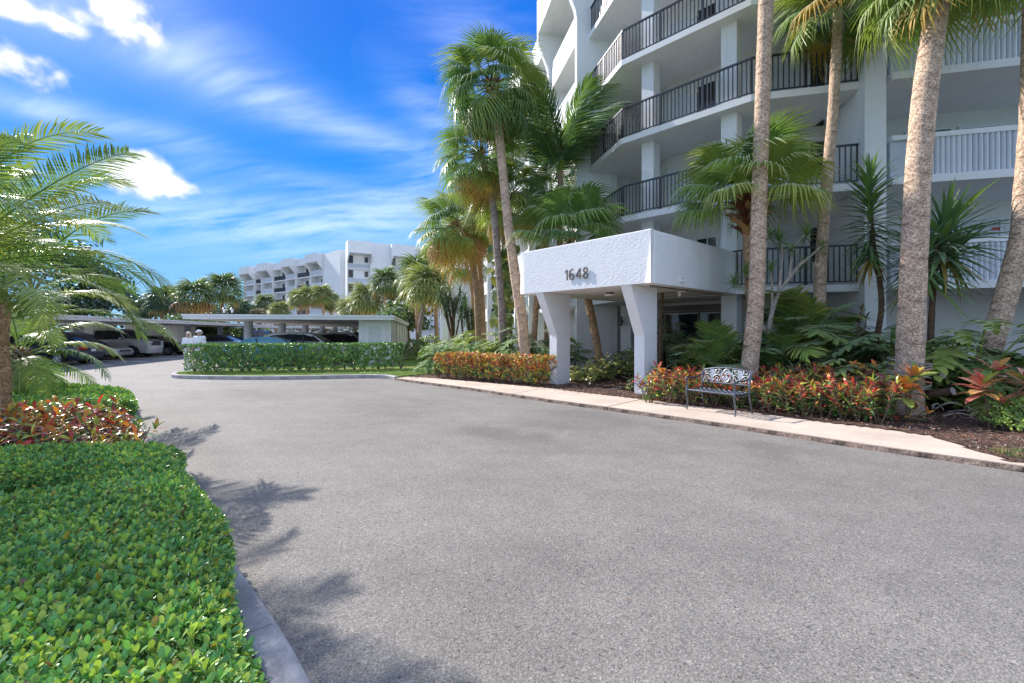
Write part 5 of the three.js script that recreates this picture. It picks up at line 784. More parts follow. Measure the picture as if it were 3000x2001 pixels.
{ // climber with large split leaves on the palm trunks
  const L = [broadLeaf({ L: 1, w: .42, droop: .35, fold: .12, prof: [[0, .5], [.12, .95], [.35, 1], [.6, .8], [.82, .45], [1, 0]] }), lobedLeaf({ seed: 99, S: .95, stalk: .12, lobes: 7 })];
  const o = thing('climbing_vine', 'bright green climber with large leaves on the palm trunk', 'vine', ground0(1490, 18.5)), r = RNG(681), mats = [M.palmLight, M.palmGreen, M.palmLight].map(m => m);
  mesh('stem', gb(g => g.tube(curve([V(0, -.1, .1), at(1484, 860, 18.5).sub(o.position), at(1478, 740, 18.5).sub(o.position)], 14), .03, 6)), M.wood, o);
  const flat = leaf(.16, .25, .05), flat2 = leaf(.09, .18, .045), flat3 = leaf(.34, .34, .05);
  for (let k = 0; k < 95; k++) { const t = Math.pow(k / 95, .9), py = lerp(955, 715, t), az = r.r(-2.6, -.2) + (r() < .25 ? 3 : 0), q = at(1482 + r.r(-38, 26), py, 18.3).sub(o.position), dir = V(Math.cos(az) * .8, r.r(-.9, -.1), .6 + .4 * r()), m = mesh('leaf', L[0], r.pick([flat, flat2, flat, flat3]), o); put(m, pose(q, dir, V(dir.x * .4, .9, .8), r.r(.3, .5))); }
}
{ // light shrubs beside the carport store and under the palms beyond the lawn
  const bush = (label, px, d, rx, H, seed, c0, c1, leafS = .14) => { const o = thing('shrub', label, 'shrub', ground0(px, d)), r = RNG(seed), list = []; for (let k = 0; k < 260; k++) { const a = r.r(0, 6.3), e = Math.acos(1 - r()) , R = .72 + .3 * n3(Math.cos(a) * 2, e * 2, seed), p = V(Math.cos(a) * Math.sin(e) * rx * R, H * (.12 + .88 * Math.cos(e) * R), Math.sin(a) * Math.sin(e) * rx * R), ax = p.clone().normalize().add(V(0, .5, 0)).normalize(); shoot(list, r, p, ax, 5, leafS, () => mix3(c0, c1, r(), r.r(.75, 1.25))); } for (let k = 0; k < 4; k++) mesh('stem', gb(g => g.tube([V(r.r(-.2, .2), -.1, r.r(-.2, .2)), V(r.r(-.5, .5) * rx, H * .7, r.r(-.4, .4) * rx)], q => lerp(.03, .012, q), 5)), M.twig, o); copies('foliage', OVAL[0], M.leafGloss, list, o); };
  bush('light green shrub at the end of the hedge beside the carport store', 1222, 26, 1.1, 1.5, 691, [.12, .22, .04], [.26, .34, .06]); bush('yellow green shrub under the small palms beyond the lawn', 1262, 29, 1.5, 1.7, 692, [.16, .26, .05], [.30, .36, .06]); bush('green shrub at the lawn edge before the yuccas', 1300, 25, 1.1, 1.1, 693, [.08, .18, .04], [.18, .28, .05]); bush('low shrub between philodendrons and curved trunks', 1355, 22.5, 1.2, 1.1, 694, [.07, .16, .04], [.14, .24, .05]); bush('dark low shrub in the bed under the straight balconies', 2500, 12.0, .9, .75, 695, [.04, .10, .035], [.07, .15, .04], .09); bush('bright low bush under the pink croton', 2985, 7.2, .5, .55, 696, [.18, .34, .04], [.30, .42, .05], .07); bush('dark low shrub behind the crotons near the bench trunk', 2330, 11.0, .8, .7, 697, [.035, .085, .03], [.06, .13, .04], .1);
}
{ // crooked bare stemmed shrub before the pier
  const o = thing('crooked_shrub', 'crooked bare stemmed shrub left of the yucca', 'shrub', ground0(2492, 11.1)), rel = (px, py) => at(px, py, 11.1).sub(o.position), r = RNG(701), list = [];
  for (const pts of [[[2492, 1130], [2498, 1050], [2512, 985], [2522, 930]], [[2490, 1130], [2478, 1060], [2474, 1020]], [[2512, 985], [2532, 965], [2538, 930]]]) mesh('stem', gb(g => g.tube(curve(pts.map(([x, y]) => rel(x, y)), 10), t => lerp(.03, .012, t), 6)), M.twig, o);
  for (const [x, y] of [[2522, 925], [2538, 928], [2515, 940], [2474, 1015], [2525, 905]]) shoot(list, r, rel(x, y), V(0, 1, 0), 10, .2, () => crotonHot(r, .3)); copies('foliage', CROTON[0], M.leafGloss, list, o);
}
{ // cut vine stems wound round the thick trunk, sawn logs and fallen sticks
  const o = thing('cut_vine', 'grey cut vine stems wound round the thick trunk', 'vine', ground0(2660, 8.7)), r = RNG(711); for (let k = 0; k < 11; k++) { const y = .42 + k * .055 + r.r(-.02, .02), pts = []; for (let a = 0; a <= 20; a++) { const t = a / 20 * 6.6 + k; pts.push(V(Math.cos(t) * (.315 + .015 * r()) + .02 * y, y + .05 * Math.sin(t + k), Math.sin(t) * (.315 + .015 * r()))); } mesh('vine_stem', gb(g => g.tube(curve(pts, 40), .009 + .004 * r(), 5)), M.barkPale, o); }
  const log = (label, a, b, rad) => { const l = thing('sawn_log', label, 'log', a.clone()); mesh('bark', gb(g => g.tube([V(0, 0, 0), b.clone().sub(a)], rad, 14, false)), M.wood, l); for (const [p, s] of [[V(0, 0, 0), -1], [b.clone().sub(a), 1]]) { const m = mesh('cut_end', new THREE.CylinderGeometry(rad * .985, rad * .985, .012, 14), M.barkPale, l); m.position.copy(p); m.quaternion.setFromUnitVectors(UP, b.clone().sub(a).normalize()); } };
  log('thick sawn log with pale cut end beside the wrapped trunk', at(2700, 1158, 8.7), at(2792, 1146, 8.25), .075); log('thinner sawn log stacked over the thick one', at(2708, 1118, 8.8), at(2762, 1100, 8.4), .055);
  const g = thing('stick', 'loose grey sticks fallen right of the wrapped trunk', 'stick', ground0(2740, 8.3)); for (let k = 0; k < 16; k++) { const x = r.r(-.4, .9), z = r.r(-.3, .5), a = r.r(0, 3.1), y = r.r(.02, .1); mesh('twig', gb(q => q.tube(curve([V(x, y, z), V(x + Math.cos(a) * .2, y + r.r(.02, .18), z + Math.sin(a) * .2), V(x + Math.cos(a) * .4, y + r.r(-.02, .2), z + Math.sin(a) * .35)], 6), r.r(.006, .013), 5)), r() < .5 ? M.twig : M.barkPale, g); }
}

// ------------------------------------------------------------------ carports
const cw = [-.188 / 1.0175, 1 / 1.0175], ce = [1 / 1.0175, .188 / 1.0175];   // plan directions: along the carports, across them
const cp = (o, a, b) => [o[0] + ce[0] * a + cw[0] * b, o[1] + ce[1] * a + cw[1] * b];
function carport(label, o, width, length, cols, colAt, top = 2.47) {
  const t = thing('carport', label, 'carport', P(o[0], o[1])), L = ([x, d]) => [x - o[0], d - o[1]], poly = [cp(o, 0, 0), cp(o, width, 0), cp(o, width, length), cp(o, 0, length)].map(L);
  mesh('roof', gb(g => g.prism(poly, top - .2, top)), M.paint, t); mesh('roof_edge', gb(g => { const e = [cp(o, -.04, -.04), cp(o, width + .04, -.04), cp(o, width + .04, length + .04), cp(o, -.04, length + .04)].map(L); g.prism(e, top - .06, top + .03); }), M.white, t);
  for (let k = 0; k < cols; k++) { const q = L(cp(o, colAt, 3.6 + k * 6.0)), m = mesh('column', new THREE.CylinderGeometry(.22, .22, top - .198, 24), M.paintGrey, t); m.position.set(q[0], (top - .202) / 2, -q[1]); }
  return { t, L, o };
}
const panelMat = std({ color: rgb(.62, .62, .60), roughness: .7 });
{
  const c = carport('flat roofed white carport behind the long hedge, store room at its right end', [-15.35, 21.2], 9.55, 34, 5, 1.55);
  const B = (name, a0, a1, b0, b1, y0, y1, mat) => mesh(name, gb(g => g.prism([cp(c.o, a0, b0), cp(c.o, a1, b0), cp(c.o, a1, b1), cp(c.o, a0, b1)].map(c.L), y0, y1)), mat, c.t);
  B('store_wall', 7.75, 9.35, .75, 30, 0, 2.268, M.paint);
  // cream wall bays along the store's right side, set between grey posts
  for (let k = 0; k < 8; k++) { B('post', 9.345, 9.43, 1.0 + k * 3.4, 1.25 + k * 3.4, 0, 2.266, M.paintGrey); B('wall_panel', 9.35, 9.385, 1.3 + k * 3.4, 4.35 + k * 3.4, .05, 2.2, M.cream); }
  const dq = c.L(cp(c.o, 8.55, .73)), d = new THREE.Group(); d.name = 'store_door'; d.position.set(dq[0], .05, -dq[1]); d.rotation.y = Math.atan2(ce[1], ce[0]); c.t.add(d);
  mesh('frame', gb(g => { for (const s of [-1, 1]) g.box(s * .56, 1.06, .01, .07, 2.16, .07); g.box(0, 2.11, .011, 1.19, .07, .071); }), frameMat, d); mesh('leaf', gb(g => g.box(0, 1.04, 0, 1.05, 2.06, .04)), M.paint, d);
  mesh('louvre_frame', gb(g => { for (const s of [-1, 1]) { g.box(s * .34, 1.42, .03, .04, 1.0, .04); g.box(0, 1.42 + s * .5, .031, .72, .04, .041); } }), M.white, d); for (let k = 0; k < 13; k++) { const m = mesh('slat', gb(g => g.box(0, 0, 0, .64, .012, .06)), M.white, d); m.position.set(0, .98 + k * .073, .04); m.rotation.x = .7; }
}
{
  const c = carport('long white carport over the parked cars at left', [-29.0, 15.2], 8.8, 35, 6, 6.3, 2.45);
  for (let k = 0; k < 5; k++) { const p = new THREE.Group(); p.name = 'store_wall'; const q = c.L(cp(c.o, 2.0, 5.5 + k * 6)); p.position.set(q[0], 0, -q[1]); p.rotation.y = Math.atan2(ce[1], ce[0]); c.t.add(p); for (let s = 0; s < 9; s++) mesh('board', gb(g => g.box(-1.2 + s * .3, 1.12, 0, .285, 2.24, .06 + .01 * (s % 2))), panelMat, p); mesh('backing', gb(g => g.box(0, 1.1, -.1, 2.75, 2.2, .1)), M.paintGrey, p); }
}
carport('far carport roof seen in the gap under the near roof', [-52, 66], 32, 7, 1, 4); carport('carport roof across the lot behind the blue pickup', [-33.5, 52.5], 11, 6.5, 1, 5.5, 2.4);

// ------------------------------------------------------------------ cars
const tyreMat = std({ color: rgb(.018, .018, .02), roughness: .85 }), rimMat = std({ color: rgb(.55, .56, .58), roughness: .3, metalness: .9 }), trimMat = std({ color: rgb(.03, .032, .036), roughness: .5 }), redLens = phys({ color: rgb(.45, .015, .015), roughness: .15, clearcoat: 1 }), clearLens = phys({ color: rgb(.62, .66, .7), roughness: .1, clearcoat: 1 }), plateMat = std({ color: rgb(.7, .72, .7), roughness: .5 });
const paintOf = (r, g, b) => phys({ color: rgb(r, g, b), roughness: .38, metalness: .35, clearcoat: 1, clearcoatRoughness: .06 });
const carGlass = phys({ color: rgb(.015, .02, .024), roughness: .05, clearcoat: .5 });
function sideSolid(poly, W, holes, bev, warp) {                 // a side view given width, bevelled and drawn in at the ends
  const s = new THREE.Shape(poly.map(q => new THREE.Vector2(...q))); const geo = new THREE.ExtrudeGeometry(s, { depth: W - 2 * bev, bevelEnabled: bev > 0, bevelThickness: bev, bevelSize: bev * .8, bevelOffset: -bev * .8, bevelSegments: 3, curveSegments: 10 }); geo.translate(0, 0, -W / 2 + bev);
  const p = geo.attributes.position; for (let k = 0; k < p.count; k++) { const x = p.getX(k), y = p.getY(k); p.setZ(k, p.getZ(k) * warp(x, y)); } geo.deleteAttribute('normal'); return toCreasedNormals(mergeVertices(geo, 1e-4), .55);
}
const wheelGeo = (() => { const prof = [[.19, -.1], [.24, -.115], [.315, -.105], [.335, -.06], [.338, 0], [.335, .06], [.315, .105], [.24, .115], [.19, .1]].map(([r, y]) => new THREE.Vector2(r, y)); const t = new THREE.LatheGeometry(prof, 28); t.rotateX(Math.PI / 2); const rim = gb(g => { const ring = new THREE.LatheGeometry([[.225, -.07], [.235, .08], [.215, .1], [.2, .085], [.2, -.07]].map(([r, y]) => new THREE.Vector2(r, y)), 28); ring.rotateX(Math.PI / 2); g.add(ring); for (let k = 0; k < 5; k++) for (const s of [-1, 1]) { const a = k / 5 * 6.283 + s * .13, m = new THREE.Matrix4().makeRotationZ(a); g.box(.12, 0, .075, .2, .03, .03, 0, m); } const hub = new THREE.CylinderGeometry(.05, .05, .04, 12); hub.rotateX(Math.PI / 2); hub.translate(0, 0, .08); g.add(hub); const back = new THREE.CylinderGeometry(.2, .2, .02, 20); back.rotateX(Math.PI / 2); back.translate(0, 0, -.02); g.add(back); }); return { t, rim }; })();
const KIND = {
  suv: { L: 4.66, W: 1.88, wb: 1.36, wr: 1.08, belt: 1.04, top: [[-2.24, 1.0], [-1.82, 1.5], [-1.5, 1.6], [-.7, 1.67], [.1, 1.64], [.48, 1.54], [1.2, 1.02]], hood: [[1.18, 1.06], [1.85, .99], [2.2, .86], [2.33, .62]], tail: [[-2.33, .6], [-2.34, .86], [-2.26, 1.06]], b: [-.05, .0] },
  sedan: { L: 4.6, W: 1.82, wb: 1.34, wr: 1.0, belt: .92, top: [[-1.75, .9], [-1.05, 1.32], [-.5, 1.42], [.15, 1.41], [.5, 1.32], [1.2, .9]], hood: [[1.2, .95], [1.85, .86], [2.2, .72], [2.3, .5]], tail: [[-2.28, .55], [-2.3, .84], [-2.2, .98], [-1.7, 1.0]], b: [-.15, .0] },
  coupe: { L: 4.5, W: 1.86, wb: 1.25, wr: .98, belt: .86, top: [[-1.5, .84], [-.8, 1.18], [-.3, 1.25], [.15, 1.22], [.95, .84]], hood: [[1.0, .88], [1.6, .80], [2.1, .66], [2.25, .45]], tail: [[-2.22, .5], [-2.25, .8], [-2.1, .92], [-1.5, .92]], b: [-.6, -.5] },
  pickup: { L: 5.6, W: 1.98, wb: 1.8, wr: 1.35, belt: 1.2, top: [[-.55, 1.16], [-.42, 1.78], [-.2, 1.88], [.75, 1.88], [1.05, 1.78], [1.5, 1.18]], hood: [[1.5, 1.24], [2.5, 1.18], [2.74, 1.05], [2.8, .65]], tail: [[-2.8, .6], [-2.82, 1.2], [-.55, 1.22]], b: [.3, .35], wheel: 1.15, bed: true },
};
function car(kind, label, paint, x, d, heading, o = {}) {      // heading 0: nose to the right of the lot
  const K = KIND[kind], t = thing('parked_car', label, kind === 'pickup' ? 'pickup truck' : 'car', P(x, d), 'cars parked in the lot'); t.rotation.y = Math.atan2(ce[1], ce[0]) + heading;
  const R = .36 * (K.wheel ?? 1), H = K.L / 2, warp = (px, y) => (1 - .09 * smooth(.6, 1, Math.abs(px) / H) ** 1.5) * (1 - .2 * smooth(K.belt - .05, K.belt + .85, y) - .03 * smooth(.5, .2, y));
  const arch = (cx) => { const a = []; for (let k = 0; k <= 8; k++) { const q = k / 8 * Math.PI; a.push([cx + Math.cos(q) * (R + .06), .3 + Math.sin(q) * (R + .06)]); } return a; };
  const body = [[-H + .08, .28], ...K.tail, ...(K.tail[K.tail.length - 1][0] < K.top[0][0] ? [] : []), [K.top[0][0] + .05, K.belt], [K.top[K.top.length - 1][0] - .05, K.belt], ...K.hood, [H - .08, .26], ...arch(K.wb), ...arch(-K.wb)];
  mesh('body', sideSolid(body, K.W, [], .07, warp), paint, t);
  mesh('windows', sideSolid([[K.top[0][0] + .02, K.belt - .05], ...K.top, [K.top[K.top.length - 1][0] - .02, K.belt - .05]], K.W - .06, [], .06, warp), o.cover ?? carGlass, t);
  const n = K.top.length, inn = K.top.slice(1, n - 1).map(([px, y]) => [px * .97, y - .12]);
  mesh('roof', sideSolid([...K.top.slice(1, n - 1).map(([px, y]) => [px, y + .012]), ...inn.reverse()], K.W - .05, [], .02, warp), o.roof ?? paint, t);
  const pil = (x0, y0, x1, y1, w) => sideSolid([[x0, y0], [x0 + w, y0], [x1 + w * .8, y1], [x1, y1]], K.W - .045, [], .008, (px, y) => warp(px, y));
  const A = K.top, pm = o.roof ?? paint; const side = (name, g0) => { // keep only the outer skins of a pillar
    const m = mesh(name, g0, pm, t); return m; };
  const strap = (name, x0, x1, w0, w1) => { for (const s of [-1, 1]) mesh(name, gb(g => { const [xa, ya] = x0, [xb, yb] = x1, z = (px, y) => s * (K.W / 2 - .02) * warp(px, y); g.face([V(xa, ya, z(xa, ya)), V(xa + w0, ya, z(xa + w0, ya)), V(xb + w1, yb, z(xb, yb)), V(xb, yb, z(xb, yb))], [[0, 0], [1, 0], [1, 1], [0, 1]]); g.face([V(xa, ya, z(xa, ya) - s * .04), V(xa + w0, ya, z(xa + w0, ya) - s * .04), V(xb + w1, yb, z(xb, yb) - s * .04), V(xb, yb, z(xb, yb) - s * .04)], [[0, 0], [1, 0], [1, 1], [0, 1]]); }), name === 'pillar_centre' ? trimMat : pm, t); };
  strap('pillar', [A[n - 1][0] - .1, A[n - 1][1]], [A[n - 2][0] - .06, A[n - 2][1]], .1, .07); strap('pillar', A[0], [A[1][0], A[1][1]], kind === 'suv' ? .42 : .2, kind === 'suv' ? .2 : .12); if (kind !== 'coupe') strap('pillar_centre', [K.b[0], K.belt], [K.b[1], K.top[2][1] - .04], .09, .07);
  for (const sx of [-1, 1]) for (const sz of [-1, 1]) { const w = new THREE.Group(); w.name = 'wheel'; w.position.set(sx * K.wb, R * .94, sz * (K.W / 2 - .1)); w.scale.set(R / .338 * .94, R / .338 * .94, sz); t.add(w); mesh('tyre', wheelGeo.t, tyreMat, w); mesh('rim', wheelGeo.rim, o.rim ?? rimMat, w); }
  const tl = K.tail[Math.min(1, K.tail.length - 1)], hl = K.hood[K.hood.length - 2];
  for (const s of [-1, 1]) { mesh('tail_light', gb(g => g.box(tl[0] + .09, tl[1] - .02, s * (K.W / 2 - .24), .2, .13, .36, s * .18)), redLens, t); mesh('headlight', gb(g => g.box(hl[0] - .06, hl[1] - .06, s * (K.W / 2 - .28), .3, .11, .34, -s * .35)), clearLens, t); mesh('mirror', new RoundedBoxGeometry(.12, .14, .2, 2, .04).translate(A[n - 1][0] - .28, K.belt + .06, s * (K.W / 2 + .03)), o.roof ? trimMat : paint, t); }
  mesh('number_plate', gb(g => g.box(-H - .005, tl[1] - .12, 0, .02, .12, .34)), plateMat, t); mesh('bumper', new RoundedBoxGeometry(.18, .2, K.W * .86, 2, .05).translate(-H + .08, .42, 0), o.bumper ?? trimMat, t); mesh('grille', new RoundedBoxGeometry(.1, kind === 'pickup' ? .34 : .16, K.W * .55, 2, .03).translate(H - .06, kind === 'pickup' ? .92 : .5, 0), trimMat, t);
  mesh('underbody', gb(g => g.box(0, .3, 0, K.L * .9, .16, K.W * .8)), trimMat, t); if (o.rack) for (const s of [-1, 1]) mesh('roof_rail', gb(g => g.tube(curve([V(-1.5, 1.63, s * .62), V(-1.4, 1.70, s * .62), V(-.2, 1.73, s * .62), V(.2, 1.66, s * .62)], 10), .018, 6)), trimMat, t);
  return t;
}
car('suv', 'dark navy car parked nose in under the left carport', paintOf(.012, .022, .055), -23.75, 22.9, 0 + Math.PI);
car('coupe', 'silver sports car nose out beside the first grey carport column', paintOf(.48, .49, .50), -25.9, 27.5, 0, { bumper: paintOf(.48, .49, .50) });
car('pickup', 'white pickup truck nose out under the left carport', paintOf(.66, .67, .68), -26.9, 30.4, 0);
car('sedan', 'black sedan nose out beyond the white pickup', paintOf(.012, .013, .016), -26.3, 33.4, 0);
car('sedan', 'silver sedan with dark roof parked beyond the two people', paintOf(.42, .46, .50), -24.3, 38.5, Math.PI - .1 + Math.PI, { roof: trimMat });
car('pickup', 'dark blue pickup truck parked behind the silver sedan', paintOf(.012, .045, .15), -24.4, 43.5, 0);
car('suv', 'beige grey station car parked beneath the near carport roof', paintOf(.62, .59, .54), -11.1, 24.6, 0);
car('sedan', 'teal sedan half hidden by the long hedge', paintOf(.02, .17, .24), -12.0, 21.9, Math.PI, { cover: paintOf(.02, .17, .24) });
car('suv', 'beige car with black roof rails behind the station car', paintOf(.62, .6, .57), -10.4, 28.6, 0, { rack: true });
car('suv', 'dark car at the back of the near carport', paintOf(.03, .035, .04), -9.9, 32.0, 0);
car('sedan', 'grey car seen beyond the far roof columns', paintOf(.3, .32, .34), -21.5, 49, 0);

// ------------------------------------------------------------------ lamp post with two lanterns
{
  const o = thing('lamp_post', 'black lamp post with two lanterns behind the near carport', 'street lamp', P(-26.2, 42)); const s = V(0, 0, 0);
  mesh('pole', new THREE.LatheGeometry([[.14, 0], [.16, .1], [.1, .25], [.07, .6], [.055, .8], [.045, 3.3], [.07, 3.35], [.03, 3.45], [0, 3.5]].map(q => new THREE.Vector2(...q)), 14), M.black, o);
  for (const e of [-1, 1]) { mesh('arm', gb(g => g.tube(curve([V(0, 3.2, 0), V(e * .2, 3.12, 0), V(e * .37, 3.25, 0), V(e * .37, 3.4, 0)], 10), .022, 6)), M.black, o); const l = new THREE.Group(); l.name = 'lantern'; l.position.set(e * .37, 3.4, 0); o.add(l); mesh('base', new THREE.CylinderGeometry(.1, .06, .08, 8).translate(0, .04, 0), M.black, l); mesh('glass', new THREE.CylinderGeometry(.15, .1, .34, 6).translate(0, .25, 0), M.lensWhite, l); mesh('cap', new THREE.ConeGeometry(.2, .2, 6).translate(0, .52, 0), M.black, l); mesh('finial', new THREE.SphereGeometry(.035, 8, 6).translate(0, .64, 0), M.black, l); for (let k = 0; k < 6; k++) mesh('bar', gb(g => g.beam(V(Math.cos(k * 1.047) * .105, .08, Math.sin(k * 1.047) * .105), V(Math.cos(k * 1.047) * .155, .42, Math.sin(k * 1.047) * .155), .014, .014)), M.black, l); }
}
// ------------------------------------------------------------------ far palms and trees
{
  const fanGeo = fanFrond({ seed: 170, n: 14, R: 1, stalk: .9, droop: .35, tip: .45, join: .4 });
  const spots = [['dark fan palm behind the left carport, larger of two', 655, 848, 58, 1.5, 0], ['brown skirted fan palm left of the lamp post palm', 571, 868, 54, 1.5, 1], ['small fan palm before the far building left end', 779, 890, 74, 1.1, 0], ['first of four slanting palms before the far building', 878, 876, 62, 1.0, 2], ['second of four slanting palms before the far building', 908, 868, 61, 1.05, 2], ['third of four slanting palms before the far building', 943, 866, 60, 1.05, 2], ['fourth of four slanting palms before the far building', 972, 886, 62, .95, 0], ['tall slim palm before the far building right half', 1129, 828, 50, 1.15, 0], ['low bushy palm left of the tall slim palm', 1075, 878, 52, 1.35, 2], ['lowest pale palm behind the store room roof', 1032, 905, 54, 1.1, 2], ['dark low palm right of the tall slim palm', 1168, 890, 53, 1.25, 3], ['small high palm at the far wing corner', 1277, 765, 44, 1.1, 0], ['bright green palm with curved trunk beyond the lawn', 1252, 838, 36, 1.25, 2], ['grey green palm left of the bright curved one', 1222, 805, 42, 1.3, 0], ['palm hidden behind the date palm fronds', 480, 880, 56, 1.3, 3], ['low palm before the left end of the far building', 700, 905, 70, 1.2, 3], ['pale low palm under the railed far balconies', 820, 912, 66, 1.1, 2]];
  spots.forEach(([label, px, py, d, s, tone], k) => { const top = at(px, py, d), base = P(top.x + (tone === 2 ? .8 : .15) * (k % 2 ? 1 : -1), d, 0), o = thing('fan_palm', label, 'palm tree', base, 'palms in the far grounds'), r = RNG(900 + k), h = top.clone().sub(base), list = []; mesh('trunk', gb(g => g.tube(curve([V(0, -.2, 0), h.clone().multiplyScalar(.5).add(V(-.1, 0, 0)), h], 10), t => lerp(.2, .15, t), 9)), k % 3 ? M.barkTan : M.barkGrey, o); const n = 46; for (let f = 0; f < n; f++) { const t = f / n, az = f * 2.4 + r.r(-.2, .2), el = lerp(1.45, -.6, Math.pow(t, .9)), dir = V(Math.cos(az) * Math.cos(el), Math.sin(el), Math.sin(az) * Math.cos(el)), kk = r.r(.8, 1.25); list.push({ m: pose(h.clone().add(V(0, -.3 * s * t, 0)), dir, Math.abs(dir.y) > .9 ? V(-Math.cos(az), 0, -Math.sin(az)) : UP, s * r.r(.85, 1.1)), c: t > (tone === 1 ? .7 : .93) ? rgb(.30 * kk, .19 * kk, .05 * kk) : tone === 2 ? rgb(.20 * kk, .27 * kk, .06 * kk) : tone === 3 ? rgb(.06 * kk, .14 * kk, .06 * kk) : rgb(.12 * kk, .20 * kk, .05 * kk) }); } copies('crown', fanGeo, M.leafV2, list, o); });
  const clumpLeaf = broadLeaf({ L: 1, w: .4, fold: .15, droop: .2 });
  const tree = (label, px, py, d, rx, ry, seed, c0, c1, n = 1500, s = .34) => { const c = at(px, py, d), o = thing('broadleaf_tree', label, 'tree', P(c.x, d), 'trees behind the carports'), r = RNG(seed), list = [], cy = c.y; const th = Math.max(.5, cy - ry * .4); mesh('trunk', gb(g => { g.tube(curve([V(0, -.3, 0), V(.15, th * .6, 0), V(0, th, 0)], 8), t => lerp(.24, .13, t), 8); for (let b = 0; b < 6; b++) { const a = b * 1.05; g.tube(curve([V(.05, th * .75, 0), V(Math.cos(a) * rx * .4, cy, Math.sin(a) * rx * .4), V(Math.cos(a) * rx * .75, cy + ry * r.r(-.1, .6), Math.sin(a) * rx * .75)], 6), t => lerp(.09, .025, t), 5); } }), M.wood, o);
    const blobs = []; for (let b = 0; b < 16; b++) { const a = r.r(0, 6.3), e = r.r(-.7, 1.3), q = Math.pow(r(), .4) * .68; blobs.push([Math.cos(a) * Math.cos(e) * rx * q, cy + Math.sin(e) * ry * q, Math.sin(a) * Math.cos(e) * rx * q, r.r(.28, .45)]); }
    for (let k = 0; k < n; k++) { const b = r.pick(blobs), a = r.r(0, 6.3), e = Math.asin(r.r(-.75, 1)), q = .75 + .35 * r(), dir = V(Math.cos(a) * Math.cos(e), Math.sin(e), Math.sin(a) * Math.cos(e)), p = V(b[0] + dir.x * rx * b[3] * q, b[1] + dir.y * ry * b[3] * q, b[2] + dir.z * rx * b[3] * q); if (p.y < .15) p.y = .15 + .3 * r(); const ax = dir.clone().add(V(r.r(-.6, .6), .3 + r.r(-.5, .5), r.r(-.6, .6))).normalize(); list.push({ m: pose(p, V(r.r(-1, 1), r.r(-.8, .3), r.r(-1, 1)), ax, s * r.r(.6, 1.25)), c: mix3(c0, c1, r(), r.r(.75, 1.25)) }); } copies('crown', clumpLeaf, M.leafInst, list, o); };
  const G = [.06, .13, .035], Gl = [.17, .26, .05], Gd = [.035, .085, .03], Gy = [.28, .34, .06];
  tree('light green tree behind the people', 520, 965, 48, 3.0, 1.7, 951, G, Gl); tree('bright shrubby tree between the carport columns', 610, 968, 50, 2.8, 1.6, 952, Gl, Gy); tree('dark tree behind the left carport roof', 440, 905, 60, 4.2, 2.6, 953, Gd, G, 2200); tree('broad dark tree behind the date palm crown', 300, 850, 62, 6.5, 4.2, 954, Gd, G, 3000, .45); tree('tall dark tree at the far left behind the date palm', 90, 760, 52, 6.5, 5.4, 955, Gd, G, 3200, .5); tree('light tree above the left carport roof', 560, 925, 66, 4.0, 2.0, 956, G, Gl, 1800); tree('green tree left of the lamp post', 620, 920, 70, 3.6, 2.0, 957, G, Gl, 1500); tree('dark low tree right of the lamp post', 730, 918, 72, 3.2, 1.8, 958, Gd, G, 1500); tree('pinkish flowering low tree before the far building', 762, 925, 68, 2.0, 1.2, 959, [.30, .22, .12], [.2, .22, .08], 900, .26); tree('wide green thicket at the far left of the lot', 180, 930, 58, 8, 3.0, 960, Gd, G, 3000, .45); tree('green thicket behind the blue pickup', 690, 972, 60, 4.5, 1.3, 961, G, Gl, 1500); tree('green thicket under the far building', 900, 955, 78, 9, 2.0, 962, Gd, G, 2200); tree('green thicket right under the far building', 1110, 950, 70, 6, 2.2, 963, Gd, G, 2000); tree('round green tree before the far wing corner', 1190, 935, 44, 3.0, 2.0, 964, G, Gl, 1600); tree('dark tree beyond the left picture edge', -120, 800, 46, 6, 5, 965, Gd, G, 2200, .5);
}

